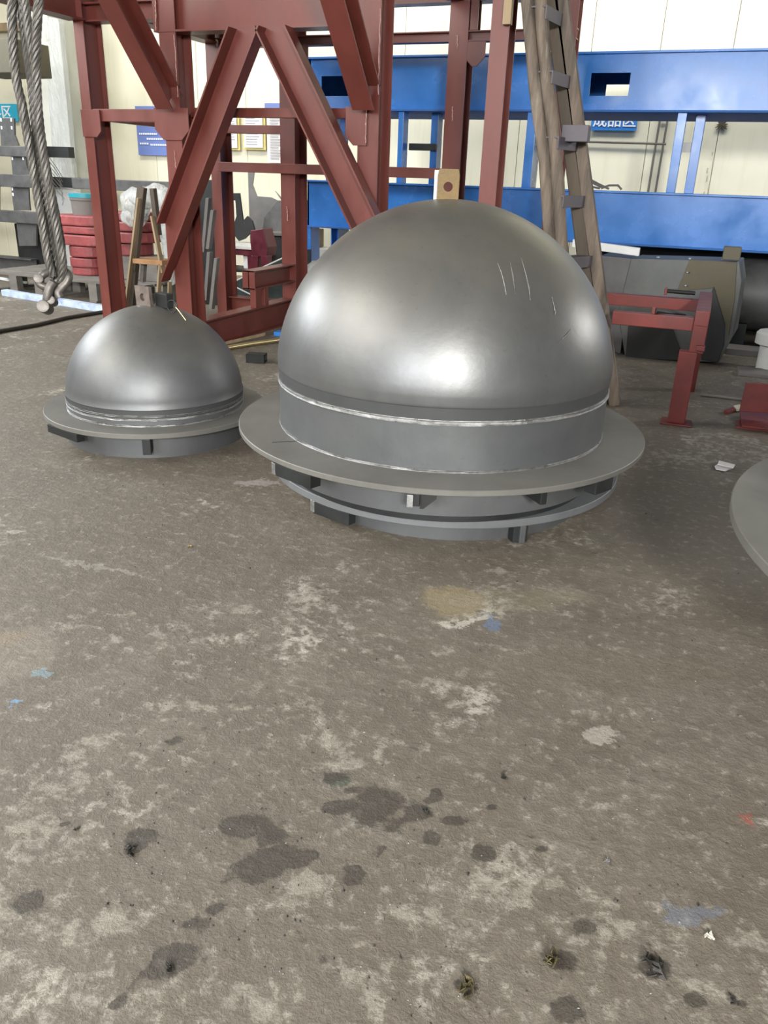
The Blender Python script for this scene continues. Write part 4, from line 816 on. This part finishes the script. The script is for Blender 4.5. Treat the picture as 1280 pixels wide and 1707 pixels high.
# ---------------------------------------------------------------- centre background
cp = thing('cutout_plate', (-5.981, 10.600, 0.000), 'tall grey steel sheet leftover with angular cut-outs leaning against the wall', 'sheet')
MB().prism([(-6.214, 10.600, 1.539), (-6.109, 10.600, 1.541), (-6.144, 10.600, 1.362), (-6.081, 10.600, 1.216), (-5.852, 10.600, 1.208), (-5.758, 10.600, 1.173), (-5.692, 10.600, 1.175), (-5.793, 10.600, 1.296), (-5.682, 10.600, 1.199), (-5.219, 10.600, 1.178), (-5.220, 10.600, 0.000), (-6.200, 10.600, 0.000)], (0, .02, 0)).build('sheet', 'plate', cp, .002)
cp2 = thing('cutout_plate', (-5.678, 10.400, 0.000), 'darker grey cut steel sheet in front of the tall angular one', 'sheet')
MB().prism([(-5.862, 10.400, 0.945), (-5.746, 10.400, 1.067), (-5.650, 10.400, 1.171), (-5.530, 10.400, 1.184), (-5.120, 10.400, 1.199), (-5.220, 10.400, 0.000), (-6.013, 10.400, 0.000)], (0, .02, 0)).build('sheet', 'grey', cp2, .002)
cp3 = thing('flame_cut_remnant', (-6.068, 10.100, 0.000), 'bent dark flame-cut steel remnant behind the red back post', 'scrap')
MB().prism([(-6.202, 10.100, 1.252), (-6.061, 10.100, 1.257), (-6.041, 10.100, 1.084), (-6.020, 10.100, 0.908), (-5.952, 10.100, 0.973), (-5.879, 10.100, 0.915), (-5.846, 10.100, 0.808), (-6.001, 10.100, 0.676), (-6.098, 10.100, 0.639), (-6.170, 10.100, 0.714), (-6.184, 10.100, 0.823), (-6.121, 10.100, 0.965), (-6.131, 10.100, 1.164), (-6.206, 10.100, 1.161)], (0, .03, 0)).build('remnant', 'darkgrey', cp3, .003)
mc = thing('maroon_bracket', (-5.224, 9.400, 0.000), 'maroon cast bracket with two legs standing in the middle background', 'bracket')
MB().prism([(-5.502, 9.400, 0.839), (-5.319, 9.400, 0.870), (-5.257, 9.400, 0.649), (-5.277, 9.400, 0.531), (-5.488, 9.400, 0.518), (-5.508, 9.400, 0.686)], (.0, .25, 0)).build('head', 'maroon', mc, .01); MB().prism([(-5.505, 9.400, 0.532), (-5.399, 9.400, 0.539), (-5.440, 9.400, 0.000), (-5.503, 9.400, 0.000)], (0, .12, 0)).build('leg', 'maroon', mc, .008); MB().prism([(-5.364, 9.400, 0.541), (-5.259, 9.400, 0.547), (-5.264, 9.400, 0.000), (-5.317, 9.400, 0.000)], (0, .12, 0)).build('leg', 'maroon', mc, .008)
tbz = thing('work_table', (-6.054, 9.600, 0.000), 'low work table with pale top and maroon apron behind the tower', 'table')
MB().bx(*(-6.454, -5.599, 9.600, 10.300, 0.582, 0.622)).build('table_top', 'palegrey', tbz, .006); MB().bx(*(-6.454, -5.599, 9.630, 9.660, 0.502, 0.582)).build('apron', 'maroon', tbz, .004); MB().bx(*(-6.454, -5.599, 9.680, 10.200, 0.278, 0.308)).build('lower_shelf', 'darkgrey', tbz, .004)
for a in [(-6.354, -6.274, 9.640, 9.720, 0.000, 0.582), (-6.354, -6.274, 10.200, 10.280, 0.000, 0.582), (-5.699, -5.619, 9.640, 9.720, 0.000, 0.582), (-5.699, -5.619, 10.200, 10.280, 0.000, 0.582)]: MB().bx(*a).build('leg', 'maroon', tbz, .004)
tt = MB().bx(*(-5.586, -5.227, 9.900, 10.400, 0.756, 0.793)).build('table_top', 'duskwood', None, .006); tag(tt, 'dusty tan bench top in front of the grey cut sheets', 'bench')
tag(MB().bx(*(-5.564, -5.256, 9.950, 10.400, 0.000, 0.746)).build('bench_base', 'black', None, .006), 'black bench body below the tan top', 'bench')
wc = thing('white_canister', (-5.751, 9.700, 0.000), 'white plastic canister with grey printing in the middle background', 'canister')
wb_ = MB().bx(*(-5.803, -5.674, 9.700, 9.820, 0.323, 0.506)).build('body', 'white', wc, .02); MB().bx(*(-5.724, -5.697, 9.695, 9.698, 0.454, 0.485)).build('print', 'greyink', wb_)
gb = thing('green_steel_box', (-4.875, 8.600, 0.000), 'dark green steel skip with pale rim and rivets behind the base beam', 'box')
MB().prism([(-5.265, 8.600, 0.227), (-4.996, 8.600, 0.142), (-4.624, 8.600, 0.546), (-4.389, 8.600, 0.627), (-4.395, 8.600, 0.017), (-5.279, 8.600, -0.073)], (.0, .05, 0)).build('front_panel', 'green', gb, .003); MB().prism([(-5.293, 8.650, 0.297), (-5.023, 8.650, 0.441), (-4.414, 8.650, 0.702), (-4.416, 8.650, 0.556), (-5.033, 8.650, 0.141), (-5.295, 8.650, 0.234)], (0, .3, 0)).build('sloped_panel', 'green', gb, .003)
for a, b_ in [((-5.250, 8.580, 0.307), (-4.983, 8.580, 0.443)), ((-4.983, 8.580, 0.443), (-4.378, 8.580, 0.715)), ((-5.253, 8.580, 0.244), (-4.993, 8.580, 0.152))]: MB().tube([a, b_], .009, 6).build('rim_wire', 'palegrey', gb)
for a in [(-5.247, 8.580, 0.012), (-5.155, 8.580, 0.005), (-5.039, 8.580, 0.000)]: MB().lathe([(0, 0), (.02, 0), (.016, .015), (0, .018)], a, 10).build('rivet', 'weld', gb)
tag(MB().lathe([(0, 0), (.22, 0), (.22, .28), (.17, .38), (0, .42)], (-4.063, 8.630, 0.000), 32).build('dark_drum', 'green', None), 'dark rounded drum right of the red back post', 'drum')
tag(MB().bx(*(-4.796, -4.460, 9.600, 10.000, 0.000, 0.652)).build('low_bench', 'palegrey', None, .004), 'low pale bench below the blue girder end', 'bench')
tag(MB().bx(*(-4.821, -4.727, 9.650, 9.950, 0.655, 0.880)).build('carton', 'palewood', None, .01), 'tan cardboard carton beneath the blue girder end', 'carton')

# ---------------------------------------------------------------- wall fittings
def flat(pts, y, th, name, m, par=None, bev=0): return MB().prism(pts, (0, th, 0)).build(name, m, par, bev)
def text(body, size, loc, m, par, name='lettering', sx=1.):
    cu = bpy.data.curves.new(name, 'FONT'); cu.body = body; cu.size = size; cu.extrude = .003; cu.align_x = 'LEFT'; cu.offset = size * .012
    o = bpy.data.objects.new('tmp', cu); col.objects.link(o); dg = bpy.context.evaluated_depsgraph_get()
    me = bpy.data.meshes.new_from_object(o.evaluated_get(dg)); bpy.data.objects.remove(o)
    me.transform(Matrix.Translation(loc) @ Matrix.Rotation(PI / 2, 4, 'X') @ Matrix.Diagonal((sx, 1, 1, 1)))
    me.materials.clear(); me.materials.append(M[m]); r = bpy.data.objects.new(name, me); col.objects.link(r); setp(r, par); return r
SY = WY - .08
s1 = thing('wall_sign', (-1.689, 11.420, 2.152), 'blue wall sign reading 成品区 in white, under the blue upper girder', 'sign')
MB().bx(*(-1.689, -1.128, 11.420, 11.440, 2.152, 2.432)).build('board', 'signblue', s1); text('成品区', .165, (-1.669, 11.414, 2.207), 'ink', s1, sx=1.08)
s2 = thing('wall_sign', (-11.679, 11.420, 2.178), 'cyan wall sign with white characters behind the sling', 'sign')
MB().bx(*(-11.679, -11.007, 11.420, 11.440, 2.178, 2.439)).build('board', 'signcyan', s2); text('料区', .225, (-11.559, 11.414, 2.228), 'ink', s2)
po = thing('wall_poster', (-8.385, 11.420, 1.721), 'blue notice poster with rows of white text', 'poster')
PS = MB().bx(*(-8.655, -8.043, 11.420, 11.440, 1.721, 2.411)).build('sheet', 'posterblue', po)
x0, x1, _, _, z0, z1 = (-8.655, -8.043, 11.420, 11.440, 1.721, 2.411)
for i, (zz, a, b_) in enumerate(((.80, .08, .55), (.68, .15, .45), (.44, .08, .60), (.34, .30, .9), (.24, .08, .35), (.22, .4, .9))):
    xx = x0 + (x1 - x0) * a
    while xx < x0 + (x1 - x0) * b_: MB().bx(xx, xx + .022, SY - .012, SY - .008, z0 + (z1 - z0) * zz - .012, z0 + (z1 - z0) * zz + .012).build('print', 'ink', PS); xx += .034
for B_, lb in [((-7.537, -6.817, 11.420, 11.440, 1.821, 2.309), 'gold framed notice, left of the middle framed one on the wall'), ((-6.755, -6.382, 11.420, 11.440, 1.832, 2.328), 'gold framed notice in the middle, between the posts')]:
    nt = thing('framed_notice', ((B_[0] + B_[1]) / 2, SY, B_[4]), lb, 'notice')
    MB().bx(*B_).build('frame', 'gold', nt, .003)
    ns_ = MB().bx(B_[0] + .03, B_[1] - .03, SY - .024, SY - .018, B_[4] + .03, B_[5] - .03).build('sheet', 'paper', nt)
    zz = B_[4] + .07
    while zz < B_[5] - .06: MB().bx(B_[0] + .06, B_[1] - .06 - .1 * random.random(), SY - .028, SY - .024, zz, zz + .010).build('print', 'greyink', ns_); zz += .035
n4 = thing('notice_sheet', (-6.132, 11.420, 1.679), 'white notice sheet with lines of small text, right of the framed ones', 'notice')
n4s = MB().bx(*(-6.352, -5.890, 11.420, 11.432, 1.663, 2.454)).build('sheet', 'paper', n4); MB().bx(*(-6.374, -5.878, 11.406, 11.416, 2.368, 2.453)).build('header', 'posterblue', n4)
zz = (-6.352, -5.890, 11.420, 11.432, 1.663, 2.454)[4] + .06
while zz < (-6.352, -5.890, 11.420, 11.432, 1.663, 2.454)[5] - .15: MB().bx((-6.352, -5.890, 11.420, 11.432, 1.663, 2.454)[0] + .05, (-6.352, -5.890, 11.420, 11.432, 1.663, 2.454)[1] - .08 - .2 * random.random(), SY - .014, SY - .010, zz, zz + .010).build('print', 'greyink', n4s); zz += .036
cdt = thing('wall_conduit', [((-0.859, 11.420, 2.408), (-0.875, 11.420, 1.451)), ((-0.771, 11.420, 2.342), (-0.786, 11.420, 1.440)), ((-1.816, 11.420, 2.019), (-0.746, 11.420, 2.008)), ((-0.858, 11.420, 2.308), (-0.777, 11.420, 2.289))][0][0], 'pair of dark vertical conduits with a horizontal pipe on the right wall', 'pipe')
for a, b_ in [((-0.859, 11.420, 2.408), (-0.875, 11.420, 1.451)), ((-0.771, 11.420, 2.342), (-0.786, 11.420, 1.440)), ((-1.816, 11.420, 2.019), (-0.746, 11.420, 2.008)), ((-0.858, 11.420, 2.308), (-0.777, 11.420, 2.289))]: MB().tube([a, b_], .013, 8).build('pipe_run', 'conduit', cdt)
ns = thing('wall_stain_patch', (-0.138, 11.450, 2.230), 'dark ragged sealant spot with drips on the cream wall at right', 'stain')
for k in range(60):
    a = random.uniform(0, 2 * PI); r = random.uniform(.02, .085); p = V((-0.138, 11.450, 2.230))
    MB().tube([p + V((r * .2 * math.cos(a), -.006, r * .2 * math.sin(a))), p + V((r * math.cos(a), -.012, r * math.sin(a)))], [.012, .003], 5).build('splash', 'olive', ns)
for k in range(6): MB().tube([V((-0.138, 11.450, 2.230)) + V((-.05 + .03 * math.sin(k * 2.), -.004, -.30 - k * .09)), V((-0.138, 11.450, 2.230)) + V((-.05 + .03 * math.sin(k * 2.), -.006, -.34 - k * .1))], .008, 5).build('drip', 'chip', ns)
cb_ = thing('cable_bundle', [[(-1.427, 9.200, 1.482), (-1.358, 9.200, 1.577), (-1.258, 9.200, 1.523), (-1.161, 9.200, 1.485)], [(-1.424, 9.200, 1.610), (-1.294, 9.200, 1.556), (-1.195, 9.200, 1.513), (-1.099, 9.200, 1.476)], [(-1.179, 9.200, 1.479), (-1.103, 9.200, 1.510), (-1.013, 9.200, 1.513), (-0.971, 9.200, 1.474)], [(-1.399, 9.200, 1.553), (-1.317, 9.200, 1.497), (-1.191, 9.200, 1.478)]][0][0], 'loose thin cables lying on the lower blue girder beside the ladder', 'cable')
for p_ in [[(-1.427, 9.200, 1.482), (-1.358, 9.200, 1.577), (-1.258, 9.200, 1.523), (-1.161, 9.200, 1.485)], [(-1.424, 9.200, 1.610), (-1.294, 9.200, 1.556), (-1.195, 9.200, 1.513), (-1.099, 9.200, 1.476)], [(-1.179, 9.200, 1.479), (-1.103, 9.200, 1.510), (-1.013, 9.200, 1.513), (-0.971, 9.200, 1.474)], [(-1.399, 9.200, 1.553), (-1.317, 9.200, 1.497), (-1.191, 9.200, 1.478)]]: MB().tube(p_, .012, 6).build('cable', 'conduit', cb_)

# ---------------------------------------------------------------- debris on the floor
def crumb(p, s_, seed, m, name, label, cat, n=9, flatz=.45):
    rnd = random.Random(seed); mb = MB(); c = V(p)
    for k in range(n):
        a = rnd.uniform(0, 2 * PI); r = rnd.uniform(0, s_ * .6); q = c + V((r * math.cos(a), r * math.sin(a), rnd.uniform(.002, s_ * flatz * .6)))
        u = V((rnd.uniform(-1, 1), rnd.uniform(-1, 1), rnd.uniform(-.6, .6))).normalized(); w = u.cross(V((rnd.uniform(-1, 1), rnd.uniform(-1, 1), rnd.uniform(-1, 1)))).normalized()
        l1, l2 = s_ * rnd.uniform(.25, .6), s_ * rnd.uniform(.12, .3)
        pts = [q + u * l1, q + w * l2, q - u * l1 * .8, q - w * l2 * .7]; pts = [V((t_.x, t_.y, max(.001, t_.z))) for t_ in pts]
        mb.prism(pts, u.cross(w) * .002)
    return tag(mb.build(name, m), label, cat)
for p, s_, m_, nm, lb in [((-0.058, 1.247, 0.000), 0.050, 'oil', 'crushed_foil', 'crumpled shiny oily foil lump, the middle one of three near the bottom'),
  ((-0.215, 1.114, 0.000), 0.038, 'oil', 'crushed_foil', 'crumpled shiny foil lump lowest at the bottom centre of the floor'),
  ((0.143, 1.316, 0.000), 0.046, 'darkchip', 'swarf_clump', 'matt dark swarf clump at the bottom right of the floor'),
  ((0.251, 1.438, 0.000), 0.020, 'chip', 'concrete_chip', 'cream coloured chip of concrete at the lower right'),
  ((-0.284, 1.749, 0.000), 0.014, 'darkchip', 'swarf_clump', 'tiny dark clump on the bare floor right of centre'),
  ((0.014, 1.565, 0.000), 0.012, 'weld', 'metal_shaving', 'short bright shaving on the floor right of the pale worn streak'),
  ((-1.890, 2.627, 0.000), 0.022, 'brass', 'metal_shaving', 'bright shaving on the floor between the two domes in front'),
  ((-1.049, 1.145, 0.000), 0.026, 'darkchip', 'swarf_clump', 'dark clump on the oil stain at the lower left'),
  ((0.292, 1.296, 0.000), 0.022, 'darkchip', 'swarf_clump', 'dark flake near the bottom right corner'),
  ((-1.209, 1.148, 0.000), 0.012, 'darkchip', 'swarf_clump', 'dark flake left of the upper left oil stain'),
  ((-0.781, 0.923, 0.000), 0.018, 'darkchip', 'swarf_clump', 'curled dark flake on the lower left oil stain'),
  ((-0.439, 1.543, 0.000), 0.018, 'darkchip', 'swarf_clump', 'curled dark flake on the central oil stains')]: crumb(p, s_, int(p[0] * 997 + p[1] * 331), m_, nm, lb, 'debris')
rnd = random.Random(5); gm = MB(); shiny = []
def clear(x, y): return all(math.hypot(x - a, y - b_) > r for a, b_, r in ((-1.153, 3.9, .98), (-3.03, 3.99, .6), (1.557, 2.86, 1.1)))
for k in range(1500):
    y = 1.0 + rnd.random() ** 1.5 * 4.5; x = rnd.uniform(-.75 * y - .3, .12 * y + .25)
    if not clear(x, y): continue
    sh = k % 3 == 0; s_ = rnd.uniform(.001, .0035) if sh else rnd.uniform(.0012, .0042) * (1.7 if rnd.random() < .06 else 1); a = rnd.uniform(0, PI)
    d_, e_ = V((math.cos(a), math.sin(a), 0)) * s_, V((-math.sin(a), math.cos(a), 0)) * s_ * rnd.uniform(.3, .8); c_ = V((x, y, .0005))
    gm.add([c_ - d_, c_ - e_, c_ + d_, c_ + e_, c_ + V((0, 0, s_ * .7))], [(0, 1, 4), (1, 2, 4), (2, 3, 4), (3, 0, 4)]); shiny += [sh] * 4
me = bpy.data.meshes.new('floor_grit'); me.from_pydata(gm.v, [], gm.f); me.materials.append(M['darkchip']); me.materials.append(M['weld'])
for p_, sh in zip(me.polygons, shiny): p_.material_index = int(sh)
g_ = bpy.data.objects.new('floor_grit', me); col.objects.link(g_)
g_['kind'] = 'stuff'; tag(g_, 'dark swarf and shiny filings scattered over the concrete floor', 'grit')
